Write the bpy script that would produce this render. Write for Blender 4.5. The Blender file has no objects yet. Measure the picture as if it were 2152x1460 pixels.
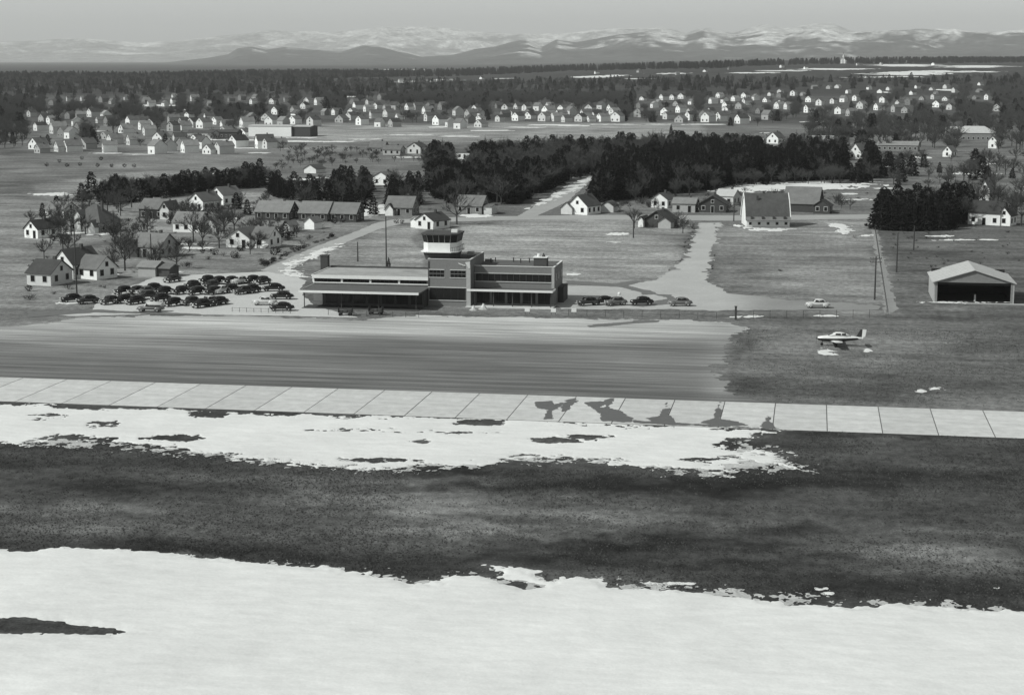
import bpy, math, random
import numpy as np
from mathutils import Vector, Matrix

# ------------------------------------------------------------------ camera
sc = bpy.context.scene
F, CX, CY, HC = 3600.0, 1076.0, 730.0, 50.0          # focal length and centre in pixels of a 2152 x 1460 frame
TH = math.atan((CY - 125) / F)                        # the horizon lies 605 px above the centre
PSI = math.radians(9.93)
cam_d = bpy.data.cameras.new('camera')
cam = bpy.data.objects.new('camera', cam_d)
sc.collection.objects.link(cam)
cam.location = (0, 0, HC)
cam.rotation_euler = (math.pi / 2 - TH, 0, PSI)
cam_d.sensor_fit = 'HORIZONTAL'
cam_d.sensor_width = 36
cam_d.lens = 36 * F / 2152
cam_d.clip_start = 0.5
cam_d.clip_end = 90000
sc.camera = cam

# ------------------------------------------------------------------ sky, sun, exposure
SUN_AZ = math.radians(33)       # light travels towards (+cos, +sin) on the ground
SUN_EL = math.radians(42)
w = bpy.data.worlds.new('World')
sc.world = w
w.use_nodes = True
nt = w.node_tree
nt.nodes.clear()
sky = nt.nodes.new('ShaderNodeTexSky')
sky.sky_type = 'NISHITA'
sky.sun_disc = False
sky.sun_elevation = SUN_EL
sky.sun_rotation = math.atan2(-math.cos(SUN_AZ), -math.sin(SUN_AZ))
sky.air_density = 1.0
sky.dust_density = 0.6
bw = nt.nodes.new('ShaderNodeRGBToBW')
tint = nt.nodes.new('ShaderNodeMix')
tint.data_type = 'RGBA'
tint.blend_type = 'MULTIPLY'
tint.inputs[0].default_value = 1
tint.inputs[7].default_value = (0.97, 1.0, 0.985, 1)
bg = nt.nodes.new('ShaderNodeBackground')
bg.inputs[1].default_value = 0.125
wo = nt.nodes.new('ShaderNodeOutputWorld')
nt.links.new(sky.outputs[0], bw.inputs[0])
nt.links.new(bw.outputs[0], tint.inputs[6])
nt.links.new(tint.outputs[2], bg.inputs[0])
nt.links.new(bg.outputs[0], wo.inputs[0])
sun_d = bpy.data.lights.new('sun', 'SUN')
sun_d.energy = 3.9
sun_d.angle = math.radians(0.5)
sun_d.color = (0.985, 1.0, 0.975)
sun = bpy.data.objects.new('sun', sun_d)
sc.collection.objects.link(sun)
sun.rotation_euler = Vector((math.cos(SUN_AZ) * math.cos(SUN_EL), math.sin(SUN_AZ) * math.cos(SUN_EL), -math.sin(SUN_EL))).to_track_quat('-Z', 'Y').to_euler()
vs = sc.view_settings
vs.view_transform = 'Standard'
vs.look = 'None'
vs.exposure = 0.0
vs.gamma = 1.0
vs.use_curve_mapping = False
sc.cycles.volume_bounces = 0
sc.cycles.max_bounces = 6
sc.cycles.use_denoising = True

# ------------------------------------------------------------------ helpers
rng = random.Random(7)
COL = sc.collection
_c, _s = math.cos(TH), math.sin(TH)
FW = np.array([-math.sin(PSI) * _c, math.cos(PSI) * _c, -_s])
RT = np.array([math.cos(PSI), math.sin(PSI), 0.0])
UP = np.cross(RT, FW)
CAMP = np.array([0, 0, HC])


def sstep(a, b, x):
    t = np.clip((np.asarray(x, float) - a) / (b - a), 0, 1)
    return t * t * (3 - 2 * t)


def project(X, Y, Z):
    dx, dy, dz = X, Y, Z - HC
    d = dx * FW[0] + dy * FW[1] + dz * FW[2]
    return CX + F * (dx * RT[0] + dy * RT[1]) / d, CY - F * (dx * UP[0] + dy * UP[1] + dz * UP[2]) / d


def terrain(X, Y):
    """height of the land: flat airfield and town, low wooded rise far away"""
    X = np.asarray(X, float); Y = np.asarray(Y, float)
    fwd = -X * math.sin(PSI) + Y * math.cos(PSI)
    side = X * math.cos(PSI) + Y * math.sin(PSI)
    d = np.maximum(fwd, 1.0)
    u = side / d
    r = sstep(-0.05, 0.16, u)
    h = (8 + 26 * r) * sstep(2200, 4300, d) + 10 * r * sstep(4300, 6000, d)
    return np.where(fwd > 1000, h, 0.0)


def at(px, py, z=None):
    """the point of the land that the photograph shows at a pixel"""
    d = FW * F + RT * (px - CX) + UP * (CY - py)
    if z is not None:
        return CAMP + d * ((z - HC) / d[2])
    p = CAMP + d * ((0 - HC) / d[2]) if d[2] < -1e-6 else None
    if p is not None and float(terrain(p[0], p[1])) < 0.01:
        return p
    d = d / np.linalg.norm(d)
    t = 1000.0
    while t < 20000:
        q = CAMP + d * t
        if q[2] < float(terrain(q[0], q[1])):
            return q
        t *= 1.006
    return CAMP + d * 20000


def px_per_m(p):
    return F / float((np.asarray(p) - CAMP) @ FW)


def _h(ix, iy, seed):
    n = (ix.astype(np.int64) * 374761393 + iy.astype(np.int64) * 668265263 + seed * 974711) & 0x7fffffff
    n = ((n ^ (n >> 13)) * 1274126177) & 0x7fffffff
    n = (n ^ (n >> 16)) & 0xffff
    return n / 65535.0


def vnoise(x, y, seed=0):
    ix = np.floor(x); iy = np.floor(y)
    fx = x - ix; fy = y - iy
    fx = fx * fx * (3 - 2 * fx); fy = fy * fy * (3 - 2 * fy)
    a = _h(ix, iy, seed); b = _h(ix + 1, iy, seed); c = _h(ix, iy + 1, seed); d = _h(ix + 1, iy + 1, seed)
    return (a * (1 - fx) + b * fx) * (1 - fy) + (c * (1 - fx) + d * fx) * fy


def fbm(x, y, oct=5, seed=0, gain=0.55):
    s = 0; a = 1.0; n = 0
    for k in range(oct):
        s = s + a * (vnoise(x * 2 ** k + 17.3 * k, y * 2 ** k - 9.1 * k, seed + k) * 2 - 1)
        n += a; a *= gain
    return s / n


def sdf_poly(X, Y, P):
    """signed distance, negative inside"""
    P = np.asarray(P, float)
    d = np.full(X.shape, 1e18); ins = np.zeros(X.shape, bool)
    n = len(P)
    for i in range(n):
        ax, ay = P[i]; bx, by = P[(i + 1) % n]
        ex, ey = bx - ax, by - ay
        wx, wy = X - ax, Y - ay
        t = np.clip((wx * ex + wy * ey) / (ex * ex + ey * ey + 1e-12), 0, 1)
        d = np.minimum(d, (wx - ex * t) ** 2 + (wy - ey * t) ** 2)
        c = (ay > Y) != (by > Y)
        if ey != 0:
            ins ^= c & (X < ex * (Y - ay) / ey + ax)
    d = np.sqrt(d)
    return np.where(ins, -d, d)


def tag(o, label=None, cat=None, group=None, kind=None):
    if label: o['label'] = label
    if cat: o['category'] = cat
    if group: o['group'] = group
    if kind: o['kind'] = kind
    return o


def link(o, parent=None):
    COL.objects.link(o)
    if parent is not None:
        o.parent = parent
    return o


def empty(name, loc=(0, 0, 0), rz=0.0):
    o = bpy.data.objects.new(name, None)
    o.location = loc
    o.rotation_euler = (0, 0, rz)
    o.empty_display_size = 0.5
    return link(o)


def copy_tree(o, parent=None):
    c = o.copy()
    COL.objects.link(c)
    c.parent = parent
    for ch in list(o.children):
        copy_tree(ch, c)
    return c


def delete_tree(o):
    for ch in list(o.children):
        delete_tree(ch)
    bpy.data.objects.remove(o)


class MB:
    def __init__(s):
        s.v = []; s.f = []

    def add(s, vs, fs):
        b = len(s.v)
        s.v += [tuple(map(float, p)) for p in vs]
        s.f += [tuple(i + b for i in f) for f in fs]
        return s

    def box(s, x0, x1, y0, y1, z0, z1):
        return s.add([(x0, y0, z0), (x1, y0, z0), (x1, y1, z0), (x0, y1, z0), (x0, y0, z1), (x1, y0, z1), (x1, y1, z1), (x0, y1, z1)],
                     [(0, 3, 2, 1), (4, 5, 6, 7), (0, 1, 5, 4), (1, 2, 6, 5), (2, 3, 7, 6), (3, 0, 4, 7)])

    def hexa(s, p):
        return s.add(p, [(0, 3, 2, 1), (4, 5, 6, 7), (0, 1, 5, 4), (1, 2, 6, 5), (2, 3, 7, 6), (3, 0, 4, 7)])

    def loft(s, rings, caps=True):
        n = len(rings[0]); vs = [p for r in rings for p in r]; fs = []
        for k in range(len(rings) - 1):
            for i in range(n):
                j = (i + 1) % n
                fs.append((k * n + i, k * n + j, (k + 1) * n + j, (k + 1) * n + i))
        if caps:
            fs.append(tuple(range(n - 1, -1, -1)))
            fs.append(tuple((len(rings) - 1) * n + i for i in range(n)))
        return s.add(vs, fs)

    def tube(s, a, b, ra, rb=None, n=8, caps=True):
        rb = ra if rb is None else rb
        a = Vector(a); b = Vector(b)
        d = (b - a).normalized()
        q = d.to_track_quat('Z', 'Y')
        R = []
        for c, r in ((a, ra), (b, rb)):
            R.append([tuple(c + q @ Vector((r * math.cos(2 * math.pi * i / n), r * math.sin(2 * math.pi * i / n), 0))) for i in range(n)])
        return s.loft(R, caps)

    def ellipsoid(s, c, r, nu=10, nv=6):
        rings = []
        for j in range(nv + 1):
            t = -math.pi / 2 + math.pi * (j + 0.02) / (nv + 0.04)
            rings.append([(c[0] + r[0] * math.cos(t) * math.cos(2 * math.pi * i / nu), c[1] + r[1] * math.cos(t) * math.sin(2 * math.pi * i / nu), c[2] + r[2] * math.sin(t)) for i in range(nu)])
        return s.loft(rings)

    def mesh(s, name, mat=None, smooth=False):
        m = bpy.data.meshes.new(name)
        m.from_pydata(s.v, [], s.f)
        if mat is not None: m.materials.append(mat)
        if smooth: m.polygons.foreach_set('use_smooth', [True] * len(m.polygons))
        m.update()
        return m

    def build(s, name, mat, parent=None, smooth=False):
        return link(bpy.data.objects.new(name, s.mesh(name, mat, smooth)), parent)


# ------------------------------------------------------------------ materials
def rgb(v):
    return (v * 0.99, v, v * 0.985, 1)


def mat(name, v, rough=0.85, var=0.12, scale=1.2, stretch=(1, 1, 1), bump=0.0, metal=0.0, attr=None, spec=0.3, fine=None, coord='Object', rnd=0.0):
    m = bpy.data.materials.new(name)
    m.use_nodes = True
    t = m.node_tree
    b = t.nodes['Principled BSDF']
    b.inputs['Roughness'].default_value = rough
    b.inputs['Metallic'].default_value = metal
    b.inputs['Specular IOR Level'].default_value = spec
    co = t.nodes.new('ShaderNodeTexCoord')
    mp = t.nodes.new('ShaderNodeMapping')
    mp.inputs['Scale'].default_value = stretch
    t.links.new(co.outputs[coord], mp.inputs[0])

    def noise(sc_, det, amt, src):
        n = t.nodes.new('ShaderNodeTexNoise')
        n.inputs['Scale'].default_value = sc_
        n.inputs['Detail'].default_value = det
        n.inputs['Roughness'].default_value = 0.62
        t.links.new(src, n.inputs['Vector'])
        r = t.nodes.new('ShaderNodeMapRange')
        r.inputs[1].default_value = 0.25; r.inputs[2].default_value = 0.75
        r.inputs[3].default_value = 1 - amt; r.inputs[4].default_value = 1 + amt
        t.links.new(n.outputs[0], r.inputs[0])
        return r.outputs[0], n
    o1, n1 = noise(scale, 6, var, mp.outputs[0])
    cur = o1
    for (fs, fa, st) in (fine or []):
        mp2 = t.nodes.new('ShaderNodeMapping')
        mp2.inputs['Scale'].default_value = st
        t.links.new(co.outputs[coord], mp2.inputs[0])
        o2, _ = noise(fs, 4, fa, mp2.outputs[0])
        mm = t.nodes.new('ShaderNodeMath'); mm.operation = 'MULTIPLY'
        t.links.new(cur, mm.inputs[0]); t.links.new(o2, mm.inputs[1])
        cur = mm.outputs[0]
    if rnd:
        oi = t.nodes.new('ShaderNodeObjectInfo')
        rr_ = t.nodes.new('ShaderNodeMapRange')
        rr_.inputs[3].default_value = 1 - rnd; rr_.inputs[4].default_value = 1 + rnd
        t.links.new(oi.outputs['Random'], rr_.inputs[0])
        mm = t.nodes.new('ShaderNodeMath'); mm.operation = 'MULTIPLY'
        t.links.new(cur, mm.inputs[0]); t.links.new(rr_.outputs[0], mm.inputs[1])
        cur = mm.outputs[0]
    mm = t.nodes.new('ShaderNodeMath'); mm.operation = 'MULTIPLY'
    t.links.new(cur, mm.inputs[0])
    if attr:
        a = t.nodes.new('ShaderNodeAttribute'); a.attribute_name = attr
        t.links.new(a.outputs['Fac'], mm.inputs[1])
    else:
        mm.inputs[1].default_value = v
    cc = t.nodes.new('ShaderNodeCombineColor')
    k = t.nodes.new('ShaderNodeMath'); k.operation = 'MULTIPLY'; k.inputs[1].default_value = 0.985
    t.links.new(mm.outputs[0], k.inputs[0])
    t.links.new(k.outputs[0], cc.inputs[0]); t.links.new(mm.outputs[0], cc.inputs[1]); t.links.new(k.outputs[0], cc.inputs[2])
    t.links.new(cc.outputs[0], b.inputs['Base Color'])
    if bump:
        bp = t.nodes.new('ShaderNodeBump')
        bp.inputs['Strength'].default_value = bump
        bp.inputs['Distance'].default_value = 1.0
        t.links.new(n1.outputs[0], bp.inputs['Height'])
        t.links.new(bp.outputs[0], b.inputs['Normal'])
    return m


M = {}
M['grass'] = mat('dry_grass', .16, .95, .42, .045, (.8, 1, 1), 0, attr='tone', spec=.05,
                 fine=[(.8, .45, (1, .7, 1)), (.15, .42, (.3, 1.3, 1)), (4, .5, (1, .8, 1)), (.012, .3, (1, 1, 1))])
M['apron'] = mat('oiled_gravel', .2, .9, .15, .06, (.5, 1, 1), 0, attr='tone', spec=.15,
                 fine=[(.5, .45, (.03, 1, 1)), (1.6, .4, (.03, 1, 1)), (.08, .25, (.3, 1, 1)), (3, .15, (1, 1, 1))])
M['paving'] = mat('pale_gravel_paving', .36, .92, .10, .12, attr='tone', spec=.15, fine=[(1.2, .10, (1, 1, 1)), (5, .1, (1, 1, 1))])
M['concrete'] = mat('pale_concrete', .50, .85, .09, .25, spec=.2, rnd=.07, fine=[(1.2, .12, (.05, 1.2, 1)), (.5, .1, (1, 1, 1)), (6, .08, (1, 1, 1))])
M['joint'] = mat('joint_filler', .10, .9, .1, 2)
M['snow'] = mat('old_snow', .66, .85, .09, .07, spec=.1, fine=[(.5, .08, (.5, 1.5, 1)), (4, .06, (1, 1, 1))], bump=.35)
M['thinsnow'] = mat('thin_snow', .42, .9, .25, .4, spec=.1, fine=[(3, .3, (1, 1, 1))])
M['wet'] = mat('wet_concrete', .075, .35, .2, .8, spec=.4)
M['wetshadegravel'] = mat('wet_and_shade_gravel', .13, .5, .2, .8, spec=.3)  # meltwater on the forecourt, and the painted shadow strip by the car park
M['brick'] = mat('grey_brick', .18, .85, .10, 2.0, fine=[(9, .08, (1, 1, 1))])
M['darkbrick'] = mat('dark_brick', .065, .85, .12, 2.0)
M['white'] = mat('white_paint', .72, .6, .06, 1.0)
M['offwhite'] = mat('weathered_white_paint', .55, .7, .10, 1.2)
M['pale'] = mat('pale_grey_paint', .36, .7, .10, 1.2)
M['mid'] = mat('mid_grey_siding', .2, .8, .12, 1.2)
M['dark'] = mat('dark_siding', .055, .8, .15, 1.2)
M['siding'] = mat('white_clapboard', .74, .7, .10, .7, rnd=.12, fine=[(5, .05, (.05, .05, 6))])
M['shingle'] = mat('grey_shingle', .12, .9, .2, .5, rnd=.4, fine=[(3, .12, (1, 1, 1))])
M['shingle_light'] = mat('light_grey_shingle', .19, .9, .18, .5, rnd=.25, fine=[(3, .1, (1, 1, 1))])
M['shingle_dark'] = mat('dark_shingle', .06, .9, .25, .5, rnd=.3, fine=[(3, .15, (1, 1, 1))])
M['canopyroof'] = mat('dark_felt_roof', .10, .9, .12, .5, fine=[(2.2, .12, (1, 1, 1))])
M['gravelroof'] = mat('gravel_roof', .32, .95, .28, .3, fine=[(2.2, .12, (1, 1, 1))])
M['tarroof'] = mat('tar_roof', .06, .9, .3, .7, fine=[(2.2, .25, (1, 1, 1))])
M['tin'] = mat('bright_sheet_roof', .43, .6, .08, .6, fine=[(4, .05, (1, .1, .1))])
M['glass'] = mat('dark_window_glass', .012, .15, .1, 1, spec=.25)
M['doorshade'] = mat('doorway_shade', .02, .9, .1, 1)  # near-black colour standing for the shade inside the hangar doorway
M['wood'] = mat('weathered_pole_wood', .05, .9, .2, 3)
M['bark'] = mat('bare_bark', .05, .95, .25, 1.5)
M['barkpale'] = mat('bare_twigs', .07, .95, .25, .8)
M['needle'] = mat('pine_needles', .018, .9, .45, .5, spec=.1)
M['needle2'] = mat('dark_pine_needles', .016, .9, .4, .5, spec=.1)
M['hedge'] = mat('dry_brown_shrub', .075, .95, .4, .8, spec=.1)
M['tyre'] = mat('black_rubber', .015, .8, .1, 2)
M['chrome'] = mat('dull_chrome', .55, .3, .04, 2, metal=.6)
M['carblack'] = mat('black_car_paint', .012, .22, .1, 2, spec=.5)
M['cardark'] = mat('dark_car_paint', .035, .25, .1, 2, spec=.5)
M['cargrey'] = mat('grey_car_paint', .13, .3, .08, 2, spec=.5)
M['carlight'] = mat('cream_car_paint', .5, .3, .06, 2, spec=.5)
M['metalwhite'] = mat('polished_light_metal', .68, .4, .05, 1, spec=.5)
M['metaldark'] = mat('dark_aircraft_paint', .03, .35, .1, 1, spec=.5)
M['wire'] = mat('fence_wire', .06, .8, .1, 2)
M['mountain'] = mat('wooded_mountain', .1, .95, .35, .0012, attr='tone', spec=.05, fine=[(.005, .55, (1, 1, 1)), (.02, .45, (1, 1, 1))])

# ------------------------------------------------------------------ land
def ground_tone(PX, PY):
    """albedo of the grass and soil (pale dry turf, dark wet turf, woodland floor)"""
    T = np.full(PX.shape, .15)
    s_ = np.clip((PY - 125) / 500, .15, 2)
    PX, PY = PX + 45 * s_ * fbm(PX / 90, PY / 22, 3, 301), PY + 11 * s_ * fbm(PX / 80, PY / 20, 3, 302)

    def region(P, v, soft=8.0):
        nonlocal T
        d = sdf_poly(PX, PY, P)
        k = 1 - sstep(-soft, soft, d)
        T = T * (1 - k) + v * k

    def blob(cx, cy, rx, ry, v, k0=1.0):
        nonlocal T
        k = k0 * np.exp(-(((PX - cx) / rx) ** 2 + ((PY - cy) / ry) ** 2))
        T = T * (1 - k) + v * k
    region([(-9e3, 125), (9e3, 125), (9e3, 205), (-9e3, 205)], .05, 6)
    region([(-9e3, 205), (9e3, 205), (9e3, 262), (-9e3, 262)], .08, 8)
    region([(500, 262), (1480, 258), (1480, 290), (900, 300), (500, 296)], .26, 6)
    region([(-600, 322), (300, 320), (700, 300), (760, 312), (520, 352), (200, 420), (-600, 425)], .19, 5)
    region([(-600, 355), (330, 345), (520, 352), (200, 420), (-600, 425)], .15, 6)
    region([(60, 392), (330, 352), (520, 348), (330, 372), (180, 402), (60, 405)], .22, 4)
    region([(-600, 425), (560, 400), (820, 460), (560, 560), (210, 640), (-600, 660)], .21, 12)
    region([(395, 545), (580, 520), (640, 520), (560, 562), (420, 568), (350, 560)], .21, 8)
    region([(630, 560), (800, 485), (880, 480), (900, 570)], .24, 6)
    region([(955, 470), (1130, 458), (1300, 462), (1440, 470), (1450, 500), (1400, 575), (1300, 597), (1180, 600), (940, 600)], .27, 8)
    region([(1290, 470), (1440, 470), (1440, 505), (1290, 505)], .24, 14)
    region([(1505, 470), (1832, 463), (1862, 640), (1540, 650), (1490, 580)], .225, 6)
    blob(1290, 540, 150, 12, .22, .7); blob(1330, 575, 120, 10, .22, .6); blob(1230, 478, 100, 7, .27, .5)
    blob(1770, 545, 100, 10, .17, .7); blob(1640, 520, 60, 9, .17, .6); blob(1500, 555, 14, 40, .12, .8); blob(1560, 545, 60, 10, .18, .6)
    blob(1445, 535, 16, 30, .12, .8)
    region([(1840, 465), (2900, 470), (2900, 660), (1880, 655)], .115, 8)
    blob(1900, 600, 70, 25, .2, .6); blob(2010, 640, 120, 6, .25, .6)
    region([(890, 646), (1540, 650), (2900, 655), (2900, 690), (1560, 676), (1200, 669), (890, 664)], .15, 4)
    region([(1520, 675), (2900, 680), (2900, 850), (1640, 845), (1535, 830), (1510, 780)], .125, 8)
    blob(1690, 725, 160, 28, .2, .85); blob(1890, 715, 120, 25, .17, .8); blob(1600, 690, 50, 14, .2, .7)
    blob(1570, 720, 25, 28, .06, .8); blob(1590, 810, 70, 20, .05, .8); blob(1850, 815, 170, 12, .055, .7)
    blob(2000, 665, 160, 9, .05, .8); blob(1700, 668, 90, 5, .06, .6)
    region([(-9e3, 800), (0, 835), (1500, 885), (9e3, 895), (9e3, 9e3), (-9e3, 9e3)], .06, 10)
    blob(950, 1065, 560, 62, .15, .9); blob(430, 1080, 330, 60, .085, .7); blob(1250, 1080, 330, 35, .11, .7)
    blob(1750, 1120, 330, 30, .09, .8); blob(1950, 1165, 150, 35, .12, .8); blob(1900, 935, 300, 22, .09, .8)
    blob(1500, 1020, 480, 26, .018, .9); blob(300, 965, 330, 24, .045, .8); blob(1850, 1000, 300, 14, .035, .8)
    blob(1200, 1170, 260, 24, .04, .75); blob(1750, 1230, 420, 34, .026, .9); blob(500, 1145, 420, 20, .04, .7)
    blob(2050, 1260, 200, 40, .03, .8); blob(120, 1020, 120, 40, .045, .7)
    rb = random.Random(404)
    for _ in range(130):
        cx, cy = rb.uniform(-50, 2200), rb.uniform(900, 1290)
        kk = rb.uniform(.2, .6)
        e = np.exp(-(((PX - cx) / rb.uniform(50, 260)) ** 2 + ((PY - cy) / rb.uniform(4, 16)) ** 2)) * kk
        T = T * (1 + e * rb.choice([-1, -.8, .9, 1.1]))
    for _ in range(90):
        cx, cy = rb.uniform(950, 2200), rb.uniform(465, 840)
        e = np.exp(-(((PX - cx) / rb.uniform(25, 120)) ** 2 + ((PY - cy) / rb.uniform(2.5, 9)) ** 2)) * rb.uniform(.15, .4)
        T = T * (1 + e * rb.choice([-1, -.8, .8]))
    for _ in range(90):
        cx, cy = rb.uniform(-50, 800), rb.uniform(300, 640)
        e = np.exp(-(((PX - cx) / rb.uniform(20, 100)) ** 2 + ((PY - cy) / rb.uniform(2, 8)) ** 2)) * rb.uniform(.2, .5)
        T = T * (1 + e * rb.choice([-1, -.7, .9]))
    return np.clip(T, .02, .6)


def build_ground():
    pys = np.concatenate([np.linspace(2400, 1480, 12), np.arange(1470, 600, -6.0), np.arange(600, 300, -3.0), np.arange(300, 170, -2.0), np.arange(170, 130, -1.0), np.linspace(130, 125.4, 12)])
    rr = np.concatenate([[3, 10, 25], HC * F / (pys - 125)])
    rr = rr[rr < 70000]
    rr = np.append(rr, [45000, 70000]) if rr[-1] < 40000 else rr
    rr = np.unique(rr)
    inside = np.arctan((np.arange(-260, 2420, 12.0) - CX) / (F / math.cos(TH)))
    lo, hi = inside[0], inside[-1]
    outer = np.concatenate([np.linspace(hi, hi + 0.35, 20)[1:], np.linspace(hi + 0.35, lo + 2 * math.pi - 0.35, 30)[1:-1], np.linspace(lo + 2 * math.pi - 0.35, lo + 2 * math.pi, 20)[:-1]])
    az = np.concatenate([inside, outer])
    A, R = np.meshgrid(az, rr)
    side = R * np.sin(A); fwd = R * np.cos(A)
    R2 = np.where(np.abs(A) < 1.0, R / np.maximum(np.cos(A), .3), R)
    side = R2 * np.sin(A); fwd = R2 * np.cos(A)
    X = side * RT[0] - fwd * math.sin(PSI); Y = side * RT[1] + fwd * math.cos(PSI)
    Z = terrain(X, Y)
    ok = (fwd > 60) & (np.abs(A) < .6)
    PX = np.full(X.shape, 1076.0); PY = np.full(X.shape, 1400.0)
    px, py = project(X, Y, np.zeros_like(Z))
    PX = np.where(ok, px, PX); PY = np.where(ok, py, PY)
    T = ground_tone(PX, PY)
    T = np.where((~ok) & (R > 60), .12, T)
    nr, na = X.shape
    V = np.stack([X, Y, Z], -1).reshape(-1, 3)
    fs = []
    for i in range(nr - 1):
        for j in range(na):
            k = (j + 1) % na
            fs.append((i * na + j, (i + 1) * na + j, (i + 1) * na + k, i * na + k))
    c = len(V)
    V = np.vstack([V, [[0, 0, 0]]])
    for j in range(na):
        fs.append((j, (j + 1) % na, c))
    m = bpy.data.meshes.new('ground')
    m.from_pydata(V.tolist(), [], [f[::-1] for f in fs])
    a = m.attributes.new('tone', 'FLOAT', 'POINT')
    a.data.foreach_set('value', np.append(T.reshape(-1), .1).astype(np.float32))
    m.materials.append(M['grass'])
    m.polygons.foreach_set('use_smooth', [True] * len(m.polygons))
    m.update()
    o = link(bpy.data.objects.new('ground', m))
    tag(o, 'dry winter grass covering the flat airfield and fields', 'ground', kind='structure')


build_ground()


def sheet(name, polys, matk, z, cell=None, amp=0.0, scale=4.0, holes=(), tone=None, kind='structure', label=None, cat=None, thick=0.0, oct=5, seed=1, world=False, rel=0.0, ymax=None, bias=0.0, hamp=None, stretch=(1, 1)):
    """thin cover on the land with an outline roughened by noise; contour-cut grid"""
    Vall = []; Fall = []; Tall = []
    for pi_, P in enumerate(polys):
        W = np.array([at(p[0], p[1])[:2] for p in P]) if not world else np.array(P, float)
        ctr = W.mean(0)
        d = float(np.hypot(*ctr))
        cx, cy = cell if cell else (max(.12, d * .00075), max(.3, d * d / (HC * F) * 1.1))
        mg = amp * 1.2 + max(cx, cy)
        x0, y0 = W.min(0) - mg; x1, y1 = W.max(0) + mg
        nx = max(4, int((x1 - x0) / cx)); ny = max(4, int((y1 - y0) / cy))
        gx = np.linspace(x0, x1, nx + 1); gy = np.linspace(y0, y1, ny + 1)
        X, Y = np.meshgrid(gx, gy)
        f = -sdf_poly(X, Y, W) - bias
        if amp:
            ext = np.ptp(W, axis=0).min()
            am = min(max(amp, .42 * ext), 2.2 * amp + .12 * ext) if rel else amp
            f = f + am * (1.7 * fbm(X / scale * stretch[0], Y / scale * stretch[1], oct, seed + pi_, .62) + 1.1 * fbm(X / scale * 4.3, Y / scale * 4.3, 4, seed + 70 + pi_, .7))
        for H in holes:
            HW = np.array([at(p[0], p[1])[:2] for p in H])
            g = sdf_poly(X, Y, HW) + (amp if hamp is None else hamp) * (1.7 * fbm(X / scale * stretch[0] + 50, Y / scale * stretch[1], oct, seed + 9, .62) + .9 * fbm(X / scale * 4.3, Y / scale * 4.3, 4, seed + 71, .7))
            f = np.minimum(f, g)
        if ymax is not None:
            f = np.minimum(f, ymax - Y)
        idx = {}

        def vert(key, x, y, h):
            k = idx.get(key)
            if k is None:
                k = len(Vall); idx[key] = k
                Vall.append((x, y, h)); Tall.append(pi_ * .0025)
            return k
        P4 = f > 0
        cnt = P4[:-1, :-1].astype(int) + P4[1:, :-1] + P4[:-1, 1:] + P4[1:, 1:]
        ii, jj = np.nonzero(cnt > 0)
        for i, j in zip(ii.tolist(), jj.tolist()):
            cs = ((i, j), (i, j + 1), (i + 1, j + 1), (i + 1, j))
            if cnt[i, j] == 4:
                face = [vert(c, gx[c[1]], gy[c[0]], f[c]) for c in cs]
                Fall.append(tuple(face))
            else:
                face = []
                for k in range(4):
                    a = cs[k]; b = cs[(k + 1) % 4]
                    fa = f[a]; fb = f[b]
                    if fa > 0:
                        face.append(vert(a, gx[a[1]], gy[a[0]], fa))
                    if (fa > 0) != (fb > 0):
                        t = fa / (fa - fb)
                        key = (min(a, b), max(a, b))
                        face.append(vert(key, gx[a[1]] + t * (gx[b[1]] - gx[a[1]]), gy[a[0]] + t * (gy[b[0]] - gy[a[0]]), 0.0))
                if len(face) >= 3:
                    Fall.append(tuple(face))
    V = np.array(Vall)
    base = terrain(V[:, 0], V[:, 1])
    h = base + z + np.array(Tall) + (np.clip(V[:, 2] * .12, 0, thick) if thick else 0)
    m = bpy.data.meshes.new(name)
    m.from_pydata(np.column_stack([V[:, :2], h]).tolist(), [], Fall)
    if tone is not None:
        px, py = project(V[:, 0], V[:, 1], base)
        a = m.attributes.new('tone', 'FLOAT', 'POINT')
        a.data.foreach_set('value', np.asarray(tone(px, py) if callable(tone) else np.full(len(V), tone), np.float32))
    m.materials.append(M[matk])
    if thick: m.polygons.foreach_set('use_smooth', [True] * len(m.polygons))
    m.update()
    o = link(bpy.data.objects.new(name, m))
    return tag(o, label, cat, kind=kind)


# apron of oiled gravel in front of the terminal
def apron_tone(px, py):
    t = np.full(px.shape, .145)
    k = 1 - sstep(690, 722, py + 6 * np.sin(px * .004))
    t = t * (1 - k) + .41 * k
    k = np.exp(-((px - 250) / 260) ** 2 - ((py - 715) / 30) ** 2) * .7
    t = t * (1 - k) + .28 * k
    k = np.exp(-((px - 1400) / 200) ** 2 - ((py - 745) / 40) ** 2) * .5
    t = t * (1 - k) + .24 * k
    k = np.exp(-((px - 1520) / 40) ** 2) * .5
    t = t * (1 - k) + .28 * k
    k = sstep(770, 800, py - (px - 55) * .031) * .6
    t = t * (1 - k) + .11 * k
    return t


sheet('apron', [[(-700, 716), (-200, 700), (60, 684), (160, 668), (330, 664), (500, 664), (640, 668), (740, 672), (830, 664), (920, 664), (1200, 669), (1540, 676), (1572, 690), (1535, 720), (1514, 770), (1516, 805), (1545, 832), (1650, 853), (900, 834), (55, 808), (-700, 785)]],
      'apron', .02, cell=(.6, .6), amp=1.8, scale=5, tone=apron_tone, label='streaked grey gravel apron in front of the terminal', cat='apron')


def lot_tone(px, py):
    return np.full(px.shape, .40)


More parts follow.
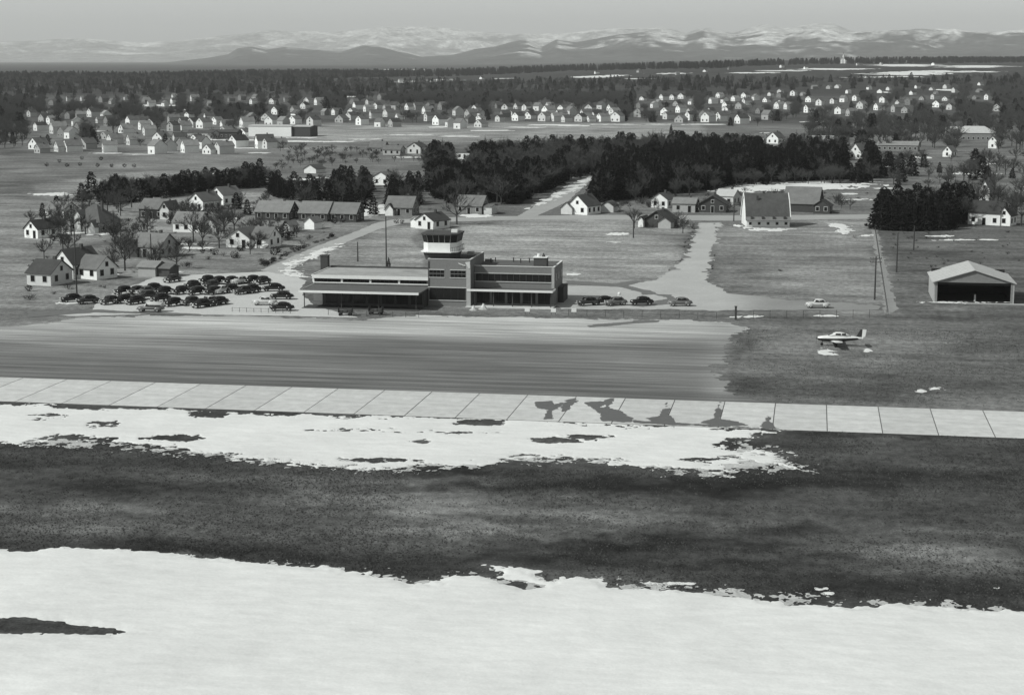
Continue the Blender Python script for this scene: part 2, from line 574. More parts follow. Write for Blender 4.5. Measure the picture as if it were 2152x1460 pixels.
sheet('parking_lot', [[(60, 660), (190, 655), (214, 627), (330, 580), (480, 575), (580, 570), (600, 560), (625, 580), (640, 590), (630, 612), (655, 640), (700, 655), (760, 668), (600, 664), (330, 660), (160, 664)]],
      'paving', .035, cell=(.8, 1.0), amp=.5, scale=5, tone=.48, label='pale gravel car park left of the terminal', cat='car park')
sheet('forecourt', [[(1170, 612), (1188, 602), (1300, 600), (1380, 588), (1415, 566), (1440, 540), (1474, 468), (1514, 468), (1492, 545), (1484, 585), (1530, 615), (1700, 636), (1842, 640), (1850, 652), (1540, 652), (1170, 649)]],
      'paving', .03, cell=(.8, 1.2), amp=1.5, scale=6, tone=lambda px, py: .40 - .16 * sstep(1500, 1640, px), label='pale gravel drive and forecourt right of the terminal', cat='driveway')
sheet('road', [[(545, 568), (600, 546), (650, 523), (740, 490), (792, 468), (830, 461), (930, 460), (900, 464), (850, 469), (800, 481), (720, 513), (650, 546), (612, 563), (600, 578)]],
      'paving', .04, cell=(.6, 1.5), amp=.4, scale=5, tone=.36, label='pale road curving away from the car park', cat='road')
sheet('road', [[(840, 461), (1000, 455), (1110, 454), (1250, 452), (1540, 453), (1832, 451), (1832, 460), (1540, 464), (1300, 462), (1100, 462), (850, 469)]],
      'paving', .025, cell=(1, 2.5), amp=.5, scale=6, tone=.33, label='pale road running across behind the fields', cat='road')
sheet('road', [[(1080, 459), (1122, 457), (1192, 425), (1252, 370), (1240, 370), (1172, 406), (1112, 440)]],
      'paving', .05, cell=(.7, 2.5), amp=.4, scale=6, tone=.33, label='straight pale road climbing between two dark woods', cat='road')
sheet('path', [[(1826, 463), (1838, 463), (1852, 520), (1884, 650), (1862, 662), (1846, 560)]],
      'paving', .028, cell=(.5, 1.5), amp=.8, scale=4, tone=.26, label='worn track along the right edge of the pale field', cat='path')
sheet('road', [[(60, 655), (200, 651), (420, 660), (420, 664), (200, 657), (60, 667)]], 'wetshadegravel', .05, cell=(.5, .8), amp=.6, scale=5, kind='structure', label='dark painted shadow strip along the front of the car park', cat='road')  # dark gravel colour paints the shadow line before the car park

# concrete taxiway: slabs with joints
tw = MB().box(-420, 240, 232.4, 250.6, -.2, .03).build('taxiway', M['joint'])
tag(tw, 'pale concrete taxiway strip of jointed slabs', 'taxiway', kind='structure')
slab_mesh = MB().box(-3.63, 3.63, 232.45, 250.55, -.1, .06).mesh('slab', M['concrete'])
SLABX = 2.95
for k in range(-22, 8):
    o = bpy.data.objects.new('slab', slab_mesh)
    link(o, tw)
    o.location = (SLABX + 3.7 + 7.4 * k, 0, rng.uniform(-.008, .008))
for a_, b_ in ((-420, SLABX - 22 * 7.4 - .05), (SLABX + 8 * 7.4 + .05, 240)):
    MB().box(a_, b_, 232.45, 250.55, -.1, .06).build('slab', M['concrete'], tw)

# meltwater stains on the taxiway
sheet('meltwater_stain', [
    [(1126, 845), (1160, 842), (1165, 850), (1186, 845), (1176, 856), (1162, 866), (1160, 880), (1142, 882), (1150, 862), (1128, 858)],
    [(1186, 842), (1208, 838), (1214, 846), (1196, 853), (1200, 862), (1180, 866)],
    [(1230, 846), (1268, 844), (1286, 838), (1278, 848), (1262, 856), (1300, 862), (1330, 880), (1328, 888), (1265, 886), (1262, 870), (1240, 858)],
    [(1284, 838), (1290, 838), (1278, 862), (1266, 872), (1262, 864)],
    [(1356, 880), (1385, 876), (1394, 860), (1410, 858), (1402, 872), (1416, 880), (1424, 890), (1380, 890)],
    [(1470, 888), (1500, 880), (1508, 862), (1514, 862), (1514, 880), (1545, 886), (1575, 895), (1500, 895)],
    [(1602, 896), (1614, 876), (1618, 878), (1626, 898), (1640, 902), (1600, 902)],
    [(1396, 858), (1400, 846), (1404, 846), (1402, 860)], [(1505, 864), (1510, 846), (1513, 846), (1513, 864)],
    [(1330, 884), (1600, 899), (1600, 902), (1330, 889)]],
      'wet', .072, cell=(.12, .3), amp=.35, scale=2.2, kind='stuff', label='dark meltwater stains spreading over the pale taxiway slabs', cat='water')
sheet('meltwater_stain', [
    [(1188, 589), (1225, 592), (1290, 596), (1330, 590), (1345, 592), (1320, 601), (1345, 608), (1372, 612), (1380, 618), (1350, 620), (1345, 614), (1310, 604), (1188, 597)],
    [(1372, 618), (1410, 620), (1425, 630), (1440, 640), (1400, 640), (1350, 645), (1320, 641), (1360, 635), (1405, 628)],
    [(1232, 684), (1280, 679), (1330, 676), (1332, 673), (1390, 672), (1385, 676), (1335, 680), (1240, 688)],
    [(1242, 681), (1252, 678), (1248, 684)]],
      'wetshadegravel', .06, cell=(.2, .5), amp=.5, scale=3, kind='stuff', label='dark trickles of meltwater over the pale forecourt gravel', cat='water')

# snow
def ell(cx, cy, rx, ry, n=12):
    return [(cx + rx * math.cos(2 * math.pi * i / n), cy + ry * math.sin(2 * math.pi * i / n)) for i in range(n)]


sheet('snow', [[(-500, 838), (55, 851), (700, 872), (1250, 888), (1640, 903), (1600, 908), (1560, 922), (1580, 945), (1650, 968), (1700, 986), (1640, 984), (1560, 970), (1500, 992), (1400, 984), (1330, 976), (1250, 966), (1130, 958), (1000, 972), (850, 980), (760, 982), (690, 972), (560, 964), (430, 948), (300, 938), (210, 930), (180, 918), (120, 914), (55, 930), (-300, 930), (-500, 925)]],
      'snow', .03, cell=(.2, .34), amp=3.0, scale=4.5, oct=6, seed=3, thick=.06, stretch=(.6, 1), kind='stuff',
      holes=[ell(225, 889, 34, 4), ell(440, 872, 34, 8), ell(110, 873, 60, 2), ell(1000, 888, 48, 5), ell(885, 928, 24, 7), ell(700, 905, 120, 2), ell(1245, 918, 50, 4), ell(1170, 925, 40, 5), ell(790, 968, 80, 6), ell(1480, 965, 70, 9), ell(1560, 935, 40, 12), ell(960, 909, 130, 1.5), ell(350, 921, 60, 4)],
      hamp=2.2, ymax=232.25, label='broad snow bank lying along the near edge of the taxiway', cat='snow')
sheet('snow', [[(-500, 1140), (55, 1156), (170, 1152), (260, 1154), (450, 1174), (600, 1186), (690, 1188), (760, 1204), (870, 1226), (960, 1208), (1040, 1206), (1025, 1188), (1100, 1190), (1150, 1222), (1210, 1212), (1300, 1234), (1400, 1242), (1500, 1250), (1600, 1264), (1800, 1272), (1870, 1264), (1980, 1276), (2100, 1284), (2700, 1310), (2900, 1900), (-900, 1900)]],
      'snow', .03, cell=(.2, .3), amp=1.0, scale=5, oct=6, seed=11, thick=.15, kind='stuff',
      holes=[[(-500, 1292), (55, 1302), (150, 1309), (285, 1328), (300, 1331), (150, 1330), (-500, 1326)], [(1040, 1212), (1130, 1232), (1100, 1236), (1030, 1218)], ell(1690, 1268, 40, 2)],
      hamp=.8, label='wide smooth snow field across the bottom of the view', cat='snow')
sheet('snow', [ell(1400, 1226, 60, 2.5), ell(1730, 1237, 14, 2), ell(1745, 1247, 9, 1.5), ell(2090, 1235, 10, 1)], 'snow', .03, cell=(.12, .25), amp=.5, scale=2, seed=5, rel=1, kind='stuff', thick=.05,
      label='small scraps of snow in the dark foreground grass', cat='snow')
sheet('snow', [[(560, 958), (700, 965), (850, 970), (1000, 962), (1130, 950), (1300, 960), (1500, 965), (1560, 925), (1620, 940), (1720, 985), (1660, 992), (1500, 998), (1400, 992), (1250, 974), (1130, 968), (1000, 982), (850, 990), (700, 984), (560, 972)],
               [(55, 925), (200, 925), (420, 945), (620, 962), (600, 974), (400, 958), (200, 940), (55, 938)],
               [(560, 1182), (760, 1198), (880, 1218), (1020, 1200), (1160, 1215), (1400, 1232), (1800, 1262), (2120, 1276), (2120, 1290), (1800, 1278), (1400, 1250), (1160, 1236), (880, 1232), (700, 1204), (560, 1194)]],
      'thinsnow', .045, cell=(.16, .3), amp=3.4, scale=1.5, oct=4, seed=77, bias=1.5, kind='stuff', label='thin speckled snow fraying out along the edges of the banks', cat='snow')
# middle distance scraps of snow
sheet('snow', [ell(1732, 740, 20, 6), ell(1822, 737, 9, 4), ell(1970, 818, 20, 3), ell(1935, 822, 12, 3), ell(1575, 666, 32, 2.5), ell(1735, 664, 26, 2), ell(2030, 636, 90, 1.5),
               ell(220, 576, 26, 4), ell(1205, 577, 12, 3), ell(150, 638, 40, 2), ell(380, 513, 45, 2), ell(355, 514, 20, 2), ell(1300, 492, 22, 3), ell(1285, 510, 18, 1.5),
               [(1545, 474), (1600, 480), (1662, 482), (1640, 487), (1580, 485)],
               [(1738, 470), (1780, 470), (1782, 478), (1790, 486), (1775, 494), (1762, 484)],
               [(596, 570), (598, 557), (625, 546), (700, 516), (718, 512), (700, 524), (640, 552), (612, 566), (640, 578), (655, 584), (610, 580)],
               ell(150, 489, 40, 3), ell(210, 492, 30, 3), ell(425, 522, 25, 2), ell(360, 573, 18, 3), ell(1820, 496, 14, 2), ell(410, 522, 20, 2), ell(600, 485, 25, 2)],
      'snow', .05, amp=.6, scale=2.5, seed=21, rel=1, kind='stuff', thick=.08, label='thin scraps of snow left on lawns, verges and fields', cat='snow')
sheet('snow', [[(1510, 402), (1535, 388), (1560, 384), (1620, 388), (1700, 383), (1760, 387), (1835, 384), (1845, 390), (1810, 396), (1700, 398), (1640, 402), (1560, 404)],
               [(1108, 440), (1150, 415), (1190, 392), (1245, 370), (1250, 372), (1215, 396), (1180, 410), (1150, 424)],
               [(740, 450), (790, 432), (830, 425), (842, 448), (800, 450), (760, 456)],
               ell(115, 409, 40, 3), ell(230, 389, 30, 2), ell(480, 365, 40, 1.2), ell(640, 378, 30, 2), ell(700, 374, 30, 1.5), ell(840, 392, 25, 2), ell(860, 404, 14, 2.5), ell(845, 405, 10, 2), ell(590, 398, 16, 1.5),
               ell(645, 391, 20, 2), ell(1860, 396, 30, 1.5), ell(1860, 350, 50, 5), ell(1810, 372, 40, 2), ell(2045, 365, 40, 4), ell(1000, 455, 35, 2.5), ell(990, 452, 20, 1.5), ell(2040, 505, 80, 1.2), ell(1800, 420, 35, 1.5), ell(1790, 408, 18, 1.5),
               ell(500, 460, 20, 1.5), ell(620, 462, 12, 1.2), ell(1970, 497, 30, 2), ell(460, 432, 14, 1.5)],
      'snow', .06, amp=1.2, scale=5, seed=31, rel=1, kind='stuff', thick=.1, label='snow drifts behind the barn and beside the wood road', cat='snow')
sheet('snow', [ell(x, y, rx, ry) for x, y, rx, ry in (
    (620, 290, 60, 1.5), (700, 298, 60, 1.8), (600, 297, 50, 1.2), (760, 293, 40, 1), (860, 284, 60, 1), (960, 287, 40, 1), (1040, 275, 40, 1), (1100, 268, 50, 1), (1160, 263, 70, 1.2), (1200, 265, 40, 1.2), (1300, 262, 60, 1),
    (1380, 262, 40, 1), (1480, 262, 50, 1), (430, 294, 60, 1.3), (520, 295, 40, 1.2), (290, 325, 40, 1.2), (500, 312, 40, 1.2), (590, 312, 30, 1), (860, 331, 40, 1), (1000, 316, 30, 1), (1145, 331, 14, 1.5), (1320, 325, 20, 1.5), (1330, 322, 10, 1.5),
    (320, 222, 60, 2), (380, 231, 40, 1.2), (740, 204, 40, 1.2), (1720, 257, 40, 1), (1940, 331, 20, 2), (200, 276, 20, 1), (480, 276, 30, 1), (80, 300, 30, 1), (1610, 280, 20, 1), (2060, 345, 30, 2), (920, 268, 25, 1.5), (540, 322, 30, 1), (220, 323, 40, 1))],
      'snow', .08, amp=2.2, scale=12, seed=41, rel=1, kind='stuff', label='pale streaks of snow across the far fields and town', cat='snow', stretch=(.5, 1))
sheet('snow', [ell(x, y, rx, ry) for x, y, rx, ry in (
    (1900, 156, 80, 3), (1980, 152, 110, 2.2), (1850, 163, 60, 2), (1760, 146, 90, 1.6), (1650, 150, 60, 1.2), (2050, 141, 70, 3), (1900, 138, 70, 2.5), (1560, 154, 60, 1.2), (1250, 162, 30, 2), (1225, 163, 16, 1.5), (880, 172, 35, 2), (925, 170, 24, 3), (1300, 160, 30, 1.5), (1340, 167, 40, 1), (1420, 155, 40, 1.5), (1060, 166, 30, 1),
    (2010, 190, 24, 3), (1860, 195, 14, 1.5), (200, 160, 40, 1), (330, 157, 20, 1), (840, 147, 60, .8), (760, 129.5, 40, .6))],
      'snow', .3, cell=(3, 12), amp=14, scale=60, seed=51, rel=1, kind='stuff', label='snowy open fields on the far rise below the mountains', cat='snow')


# ------------------------------------------------------------------ mountains
def mountains(name, prof, d0, dpk, d1, tone_lo, snow_amt, label, seed, rough=.6):
    xs = np.array([p[0] for p in prof], float); ys = np.array([p[1] for p in prof], float)
    cols = np.arange(-900, 3060, 6.0)
    A = np.arctan((cols - CX) / (F / math.cos(TH)))
    prof_y = np.interp(cols, xs, ys)
    rows = np.concatenate([np.linspace(d0, dpk, 46), np.linspace(dpk, d1, 12)[1:]])
    AA, R = np.meshgrid(A, rows)
    side = R * np.tan(AA); fwd = R
    X = side * RT[0] - fwd * math.sin(PSI); Y = side * RT[1] + fwd * math.cos(PSI)
    top = (125 - prof_y + 1.0) / (F / math.cos(TH)) * dpk + HC
    u = (rows - d0) / (dpk - d0)
    sh = np.where(u <= 1, np.clip(u, 0, 1) ** 1.25, np.clip(1 - (rows - dpk) / (d1 - dpk), 0, 1))
    n = fbm(X / 2600, Y / 2600, 6, seed, .55)
    rid = 1 - np.abs(fbm(X / 1500 + 3, Y / 1500, 5, seed + 20, .5)) * 2
    rid2 = 1 - np.abs(fbm(X / 620, Y / 620, 4, seed + 60, .55)) * 2
    Hh = top[None, :] * sh[:, None] * (1 + rough * (n * .9 + (rid - .6) * .7 + (rid2 - .6) * .3) * (1 - .85 * sh[:, None] ** 4))
    Z = np.maximum(Hh, 0) - 3 * (sh[:, None] <= 0)
    g = fbm(X / 900, Y / 900, 5, seed + 40, .6) + .5 * fbm(X / 230, Y / 230, 3, seed + 50, .6)
    sl = np.gradient(Z, axis=1) / (np.gradient(X, axis=1) + 1e-6)
    sn = np.clip((g * 1.1 + (Z / (top.max() + 1)) * 1.2 - .55 + snow_amt - sl * 1.6) * 1.7, 0, 1)
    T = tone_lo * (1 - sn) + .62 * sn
    nr, na = X.shape
    V = np.stack([X, Y, Z], -1).reshape(-1, 3)
    i, j = np.meshgrid(np.arange(nr - 1), np.arange(na - 1), indexing='ij')
    a = (i * na + j).reshape(-1)
    fs = np.stack([a, a + 1, a + na + 1, a + na], -1).tolist()
    m = bpy.data.meshes.new(name)
    m.from_pydata(V.tolist(), [], fs)
    at_ = m.attributes.new('tone', 'FLOAT', 'POINT')
    at_.data.foreach_set('value', T.reshape(-1).astype(np.float32))
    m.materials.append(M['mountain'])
    m.polygons.foreach_set('use_smooth', [True] * len(m.polygons))
    m.update()
    o = link(bpy.data.objects.new(name, m))
    tag(o, label, 'mountains', kind='structure')


mountains('mountains', [(-900, 120), (-300, 125), (55, 146), (150, 143), (300, 138), (440, 122), (480, 115), (500, 102), (530, 99), (560, 106), (600, 100), (640, 104), (720, 110), (770, 95), (800, 97), (860, 112), (890, 120), (950, 117), (1000, 105), (1040, 100), (1090, 88), (1110, 88), (1140, 100), (1170, 86), (1210, 92), (1300, 76), (1360, 70), (1440, 78), (1480, 68), (1540, 80), (1600, 70), (1650, 76), (1720, 66), (1760, 70), (1790, 74), (1850, 70), (1930, 63), (2000, 63), (2098, 70), (2300, 60), (2700, 90), (3060, 70)],
          13000, 19000, 23000, .07, .0, 'wooded lower mountain range with patches of snow', 5)
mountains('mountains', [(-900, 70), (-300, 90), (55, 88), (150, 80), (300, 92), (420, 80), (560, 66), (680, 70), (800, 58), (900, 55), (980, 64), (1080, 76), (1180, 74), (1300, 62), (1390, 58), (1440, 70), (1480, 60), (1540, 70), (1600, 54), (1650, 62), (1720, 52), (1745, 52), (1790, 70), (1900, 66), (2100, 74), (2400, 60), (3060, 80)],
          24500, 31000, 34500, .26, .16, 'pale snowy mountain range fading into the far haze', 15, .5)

# ------------------------------------------------------------------ haze
hz = MB().box(-24000, 16000, -900, 36500, -5, 900)
hm = bpy.data.materials.new('haze')
hm.use_nodes = True
hm.node_tree.nodes.clear()
pv = hm.node_tree.nodes.new('ShaderNodeVolumePrincipled')
pv.inputs['Color'].default_value = (.97, .985, .975, 1)
pv.inputs['Density'].default_value = 4.0e-5
pv.inputs['Anisotropy'].default_value = 0.1
ho = hm.node_tree.nodes.new('ShaderNodeOutputMaterial')
hm.node_tree.links.new(pv.outputs[0], ho.inputs['Volume'])
hob = hz.build('haze', hm)
tag(hob, 'pale haze softening the mountains and the far town', 'haze', kind='stuff')
ORD = ['first', 'second', 'third', 'fourth', 'fifth', 'sixth', 'seventh', 'eighth', 'ninth', 'tenth', 'eleventh', 'twelfth', 'thirteenth', 'fourteenth', 'fifteenth', 'sixteenth', 'seventeenth', 'eighteenth', 'nineteenth', 'twentieth']
ORD += ['twenty-' + o for o in ORD[:9]] + ['thirtieth'] + ['thirty-' + o for o in ORD[:9]] + ['fortieth'] + ['forty-' + o for o in ORD[:9]]

# ------------------------------------------------------------------ terminal with control tower
def terminal():
    T = empty('terminal_building', (-77, 341.4, 0))
    tag(T, 'long grey brick airport terminal with square control tower and white trim', 'terminal')
    ox, oy = -77, 341.4

    def P(name, mk, parent=None, *boxes, smooth=False):
        mb = MB()
        for b in boxes:
            mb.box(b[0] - ox, b[1] - ox, b[2] - oy, b[3] - oy, b[4], b[5])
        o = mb.build(name, M[mk], T if parent is None else parent, smooth)
        return o
    # ---- left wing: low front hall under a long canopy, clerestory hall behind
    xl, xr = -102.3, -77.45
    P('wall', 'darkbrick', None, (xl + 3.4, xr, 338.2, 344.2, 0, 3.3))  # wall coloured darker than the other brick to deepen the canopy shade
    for k in range(7):
        x0 = xl + 4 + k * 3.0
        wn = P('window', 'dark', None, (x0, x0 + 2.6, 338.13, 338.2, .5, 2.9))  # frames coloured dark to deepen the canopy shade
        for q in range(2):
            P('pane', 'glass', wn, (x0 + .1 + q * 1.22, x0 + 1.28 + q * 1.22, 338.09, 338.128, .6, 2.8))
    cano = P('canopy_roof', 'canopyroof', None, (xl, xr + .1, 333.0, 344.2, 3.32, 3.62))
    P('fascia', 'white', cano, (xl - .06, xr + .1, 332.9, 332.997, 3.28, 3.74))
    P('fascia', 'offwhite', cano, (xl - .1, xl - .003, 333.0, 344.2, 3.28, 3.70))
    P('canopy_shade_slab', 'dark', None, (xl + .4, xr, 333.1, 338.1, .04, .08))  # dark slab added to put the canopy's shadow on the ground
    for k in (0, 2, 4, 6):
        x0 = xl + .6 + k * 3.9
        P('post', 'dark', None, (x0, x0 + .16, 334.3, 334.46, 0, 3.318))  # posts coloured dark so they sink into the canopy shade
    P('clerestory_wall', 'brick', None, (xl - .3, xr, 344.2, 357.6, 0, 5.32))
    P('sill', 'white', None, (xl - .3, xr, 344.0, 344.197, 3.85, 4.06))
    for k in range(4):
        x0 = xl + .05 + k * 6.15
        x1 = x0 + 5.6
        wn = P('window', 'darkbrick', None, (x0, x1, 344.12, 344.197, 4.1, 4.82))
        for q in range(6):
            wq = (x1 - x0 - .1) / 6
            P('pane', 'glass', wn, (x0 + .08 + q * wq, x0 + q * wq + wq, 344.08, 344.117, 4.14, 4.78))
        P('mullion', 'white', None, (x0 - .45, x0 - .05, 344.0, 344.197, 4.062, 4.84))
    rf = P('clerestory_roof', 'gravelroof', None, (xl - .35, xr, 343.85, 357.7, 5.322, 5.5))
    P('fascia', 'white', rf, (xl - .4, xr, 343.7, 343.847, 4.86, 5.56))
    P('parapet', 'offwhite', rf, (xl - .6, xl - .353, 343.85, 357.7, 5.2, 5.62))
    P('parapet', 'darkbrick', rf, (xl - .35, xr, 357.703, 357.95, 5.2, 5.85))
    ch = P('chimney', 'dark', None, (-104.6, -103.0, 356.6, 358.2, 0, 8.0))
    P('cap', 'darkbrick', ch, (-104.7, -102.9, 356.5, 358.3, 8.003, 8.2))
    # ---- tower
    tx0, tx1, ty0, ty1, tz = -77.3, -68.4, 341.4, 356.2, 9.25
    P('tower_wall', 'brick', None, (tx0, tx1, ty0, ty1, 0, tz))
    P('tower_roof', 'tarroof', None, (tx0 + .3, tx1 - .3, ty0 + .3, ty1 - .3, tz + .003, tz + .06))
    P('parapet', 'brick', None, (tx0, tx1, ty0, ty0 + .28, tz + .003, 9.62), (tx0, tx1, ty1 - .28, ty1, tz + .003, 9.62), (tx1 - .28, tx1, ty0 + .283, ty1 - .283, tz + .003, 9.62), (tx0, tx0 + .28, ty0 + .283, ty1 - .283, tz + .003, 9.62))
    P('coping', 'offwhite', None, (tx0 - .05, tx1 + .05, ty0 - .06, ty0 + .3, 9.623, 9.72), (tx0 - .05, tx1 + .05, ty1 - .3, ty1 + .06, 9.623, 9.72), (tx1 - .3, tx1 + .06, ty0 + .303, ty1 - .303, 9.623, 9.72), (tx0 - .06, tx0 + .3, ty0 + .303, ty1 - .303, 9.623, 9.72))
    P('pilaster', 'pale', None, (tx1 - .85, tx1 + .02, ty0 - .12, ty0 - .003, 0, 9.2))
    P('recess_strip', 'dark', None, (tx0 + .02, tx0 + .42, ty0 - .03, ty0 - .003, 3.6, 9.2))
    for (x0, x1) in ((-77.0, -73.9), (-72.6, -69.4)):
        wn = P('window', 'offwhite', None, (x0 - .1, x1 + .1, ty0 - .1, ty0 - .003, 7.42, 7.56), (x0 - .1, x1 + .1, ty0 - .1, ty0 - .003, 5.82, 5.94))
        for q in range(4):
            wq = (x1 - x0) / 4
            for zz in ((5.95, 6.62), (6.74, 7.41)):
                P('pane', 'glass', wn, (x0 + q * wq + .04, x0 + q * wq + wq - .04, ty0 - .04, ty0 - .003, *zz))
        P('meeting_rail', 'mid', wn, (x0, x1, ty0 - .06, ty0 - .041, 6.63, 6.73))
    P('lintel', 'offwhite', None, (tx0, tx1 - .86, ty0 - .14, ty0 - .003, 3.78, 3.94))
    gw = P('ground_window', 'dark', None, (tx0 + .3, tx1 - .9, ty0 - .05, ty0 - .003, 1.25, 3.76))
    for q in range(5):
        P('pane', 'glass', gw, (tx0 + .4 + q * 1.48, tx0 + 1.8 + q * 1.48, ty0 - .09, ty0 - .053, 1.32, 3.7))
    P('sill', 'offwhite', None, (tx0 + .2, tx1 - .86, ty0 - .16, ty0 - .003, 1.1, 1.24))
    # emblem and lamp on the parapet corner
    em = MB()
    for k in range(3):
        em.tube((-70.9 - ox + k * .0 + .45 * k, ty0 - oy - .1, 8.9 - .22 * k), (-70.3 - ox + .45 * k, ty0 - oy - .1, 8.62 - .1 * k), .1, .12)
    em.build('floodlight_bracket', M['offwhite'], T)
    sg = MB().add([(-69.5 - ox, ty0 - oy - .14, 9.1), (-68.5 - ox, ty0 - oy - .14, 9.3), (-68.4 - ox, ty0 - oy - .14, 7.9), (-68.75 - ox, ty0 - oy - .14, 7.9),
                   (-69.5 - ox, ty0 - oy - .2, 9.1), (-68.5 - ox, ty0 - oy - .2, 9.3), (-68.4 - ox, ty0 - oy - .2, 7.9), (-68.75 - ox, ty0 - oy - .2, 7.9)],
                  [(0, 3, 2, 1), (4, 5, 6, 7), (0, 1, 5, 4), (1, 2, 6, 5), (2, 3, 7, 6), (3, 0, 4, 7)])
    sg.build('corner_panel', M['offwhite'], T)
    # cab: chamfered block, white apron wall, raking glass, flat roof
    def oct_ring(cx, cy, hx, hy, c, z):
        return [(cx - hx + c - ox, cy - hy - oy, z), (cx + hx - c - ox, cy - hy - oy, z), (cx + hx - ox, cy - hy + c - oy, z), (cx + hx - ox, cy + hy - c - oy, z), (cx + hx - c - ox, cy + hy - oy, z), (cx - hx + c - ox, cy + hy - oy, z), (cx - hx - ox, cy + hy - c - oy, z), (cx - hx - ox, cy - hy + c - oy, z)]
    ccx, ccy = -75.2, 346.3
    def octo(name, mk, hx, hy, c, z0, z1, parent=None, top=None):
        t = top or (hx, hy, c)
        return MB().loft([oct_ring(ccx, ccy, hx, hy, c, z0), oct_ring(ccx, ccy, *t, z1)]).build(name, M[mk], parent or T)
    octo('cab_base', 'dark', 3.0, 3.7, 1.0, 9.3, 10.9, top=(3.55, 4.1, 1.2))  # dark colour stands for the shadow under the balcony overhang
    led = octo('balcony', 'white', 3.95, 4.5, 1.3, 10.903, 11.1)
    octo('cab_wall', 'white', 3.5, 3.7, 1.2, 11.103, 12.85)
    cg = octo('cab_glass', 'glass', 3.42, 3.6, 1.15, 12.853, 14.45, top=(3.75, 3.95, 1.25))
    r0 = oct_ring(ccx, ccy, 3.47, 3.65, 1.17, 12.86); r1 = oct_ring(ccx, ccy, 3.8, 4.0, 1.27, 14.44)
    for i in range(8):
        a0, b0 = Vector(r0[i]), Vector(r0[(i + 1) % 8]); a1, b1 = Vector(r1[i]), Vector(r1[(i + 1) % 8])
        n = 4 if (b0 - a0).length > 2 else 1
        for k in range(n):
            t = k / n
            MB().tube(a0.lerp(b0, t), a1.lerp(b1, t), .07, n=4).build('mullion', M['mid'], cg)
    cr = octo('cab_roof', 'tarroof', 3.95, 4.4, 1.3, 14.453, 14.72)
    MB().tube((ccx - ox + 1.5, ccy - oy + 1, 14.7), (ccx - ox + 1.5, ccy - oy + 1, 17.6), .05, .03).build('antenna', M['wire'], cr)
    MB().tube((ccx - ox - 2, ccy - oy, 14.7), (ccx - ox - 2, ccy - oy, 16.4), .05, .03).build('antenna', M['wire'], cr)
    MB().box(ccx - ox + 1.9, ccx - ox + 3.2, ccy - oy - .6, ccy - oy + .6, 14.723, 15.3).build('beacon_box', M['white'], cr)
    # balcony rail at the cab's right
    rl = MB()
    rr = oct_ring(ccx, ccy, 3.85, 4.4, 1.25, 12.0)
    for i in range(8):
        a, b = Vector(rr[i]), Vector(rr[(i + 1) % 8])
        if i in (1, 2, 3):
            rl.tube(a, b, .035, n=5)
            for k in range(5):
                p = a.lerp(b, k / 4)
                rl.tube((p.x, p.y, 11.1), p, .03, n=4)
    rl.build('railing', M['wire'], led)
    P('roof_hatch', 'pale', None, (-71.2, -69.9, 352, 353.4, 9.32, 10.1))
    # ---- right block
    bx0, bx1, by0, by1, bz = -68.35, -51.65, 345.4, 357.2, 7.6
    P('wall', 'brick', None, (bx0, bx1, by0, by1, 0, bz))
    P('block_roof', 'canopyroof', None, (bx0 + .25, bx1 - .25, by0 + .25, by1 - .25, bz + .003, bz + .05))
    P('parapet', 'brick', None, (bx0, bx1, by0, by0 + .24, bz + .003, 7.96), (bx0, bx1, by1 - .24, by1, bz + .003, 7.96), (bx1 - .24, bx1, by0 + .243, by1 - .243, bz + .003, 7.96))
    P('coping', 'white', None, (bx0, bx1 + .06, by0 - .06, by0 + .27, 7.963, 8.06), (bx0, bx1 + .06, by1 - .27, by1 + .06, 7.963, 8.06), (bx1 - .28, bx1 + .08, by0 + .273, by1 - .273, 7.963, 8.08))
    P('pilaster', 'pale', None, (bx1 - .55, bx1 + .02, by0 - .1, by0 - .003, 3.6, 7.9))
    wn = P('window_band', 'darkbrick', None, (bx0 + .3, bx1 - .6, by0 - .05, by0 - .003, 4.86, 6.42))
    for q in range(12):
        wq = (bx1 - bx0 - .9) / 12
        P('pane', 'glass', wn, (bx0 + .3 + q * wq + .06, bx0 + .3 + q * wq + wq - .06, by0 - .09, by0 - .053, 4.92, 6.36))
    P('lintel', 'offwhite', None, (bx0 + .05, bx1 - .56, by0 - .16, by0 - .003, 6.43, 6.56))
    P('sill', 'offwhite', None, (bx0 + .05, bx1 - .56, by0 - .16, by0 - .003, 4.7, 4.84))
    c2 = P('canopy', 'canopyroof', None, (bx0 + .02, bx1 + .2, 341.5, by0 - .005, 3.3, 3.5))
    P('fascia', 'white', c2, (-69.1, bx1 + .3, 341.2, 341.497, 3.22, 3.62))
    P('fascia', 'white', c2, (bx1 + .203, bx1 + .3, 341.5, by0 - .01, 3.22, 3.6))
    for k in range(5):
        x0 = bx0 + .6 + k * 3.95
        P('post', 'dark', None, (x0, x0 + .2, 341.8, 342.0, .1, 3.29))
    for k in range(5):
        x0 = bx0 + .5 + k * 3.2
        dr = P('window', 'dark', None, (x0, x0 + 2.7, by0 - .06, by0 - .003, .3, 2.9))
        for q in range(2):
            P('pane', 'glass', dr, (x0 + .1 + q * 1.28, x0 + 1.32 + q * 1.28, by0 - .1, by0 - .063, .4, 2.8))
    P('terrace', 'offwhite', None, (bx0 - .9, bx1 + .4, 340.2, by0 - .01, 0, .14))
    for k in range(3):
        y0 = by0 + 1.5 + k * 3.6
        P('window', 'glass', None, (bx1 + .003, bx1 + .05, y0, y0 + 1.6, 4.9, 6.4))
    bo = P('roof_box', 'darkbrick', None, (-56.1, -53.4, 346.2, 348.6, 7.66, 9.75))
    P('cap', 'white', bo, (-56.25, -53.25, 346.05, 348.75, 9.753, 9.9))
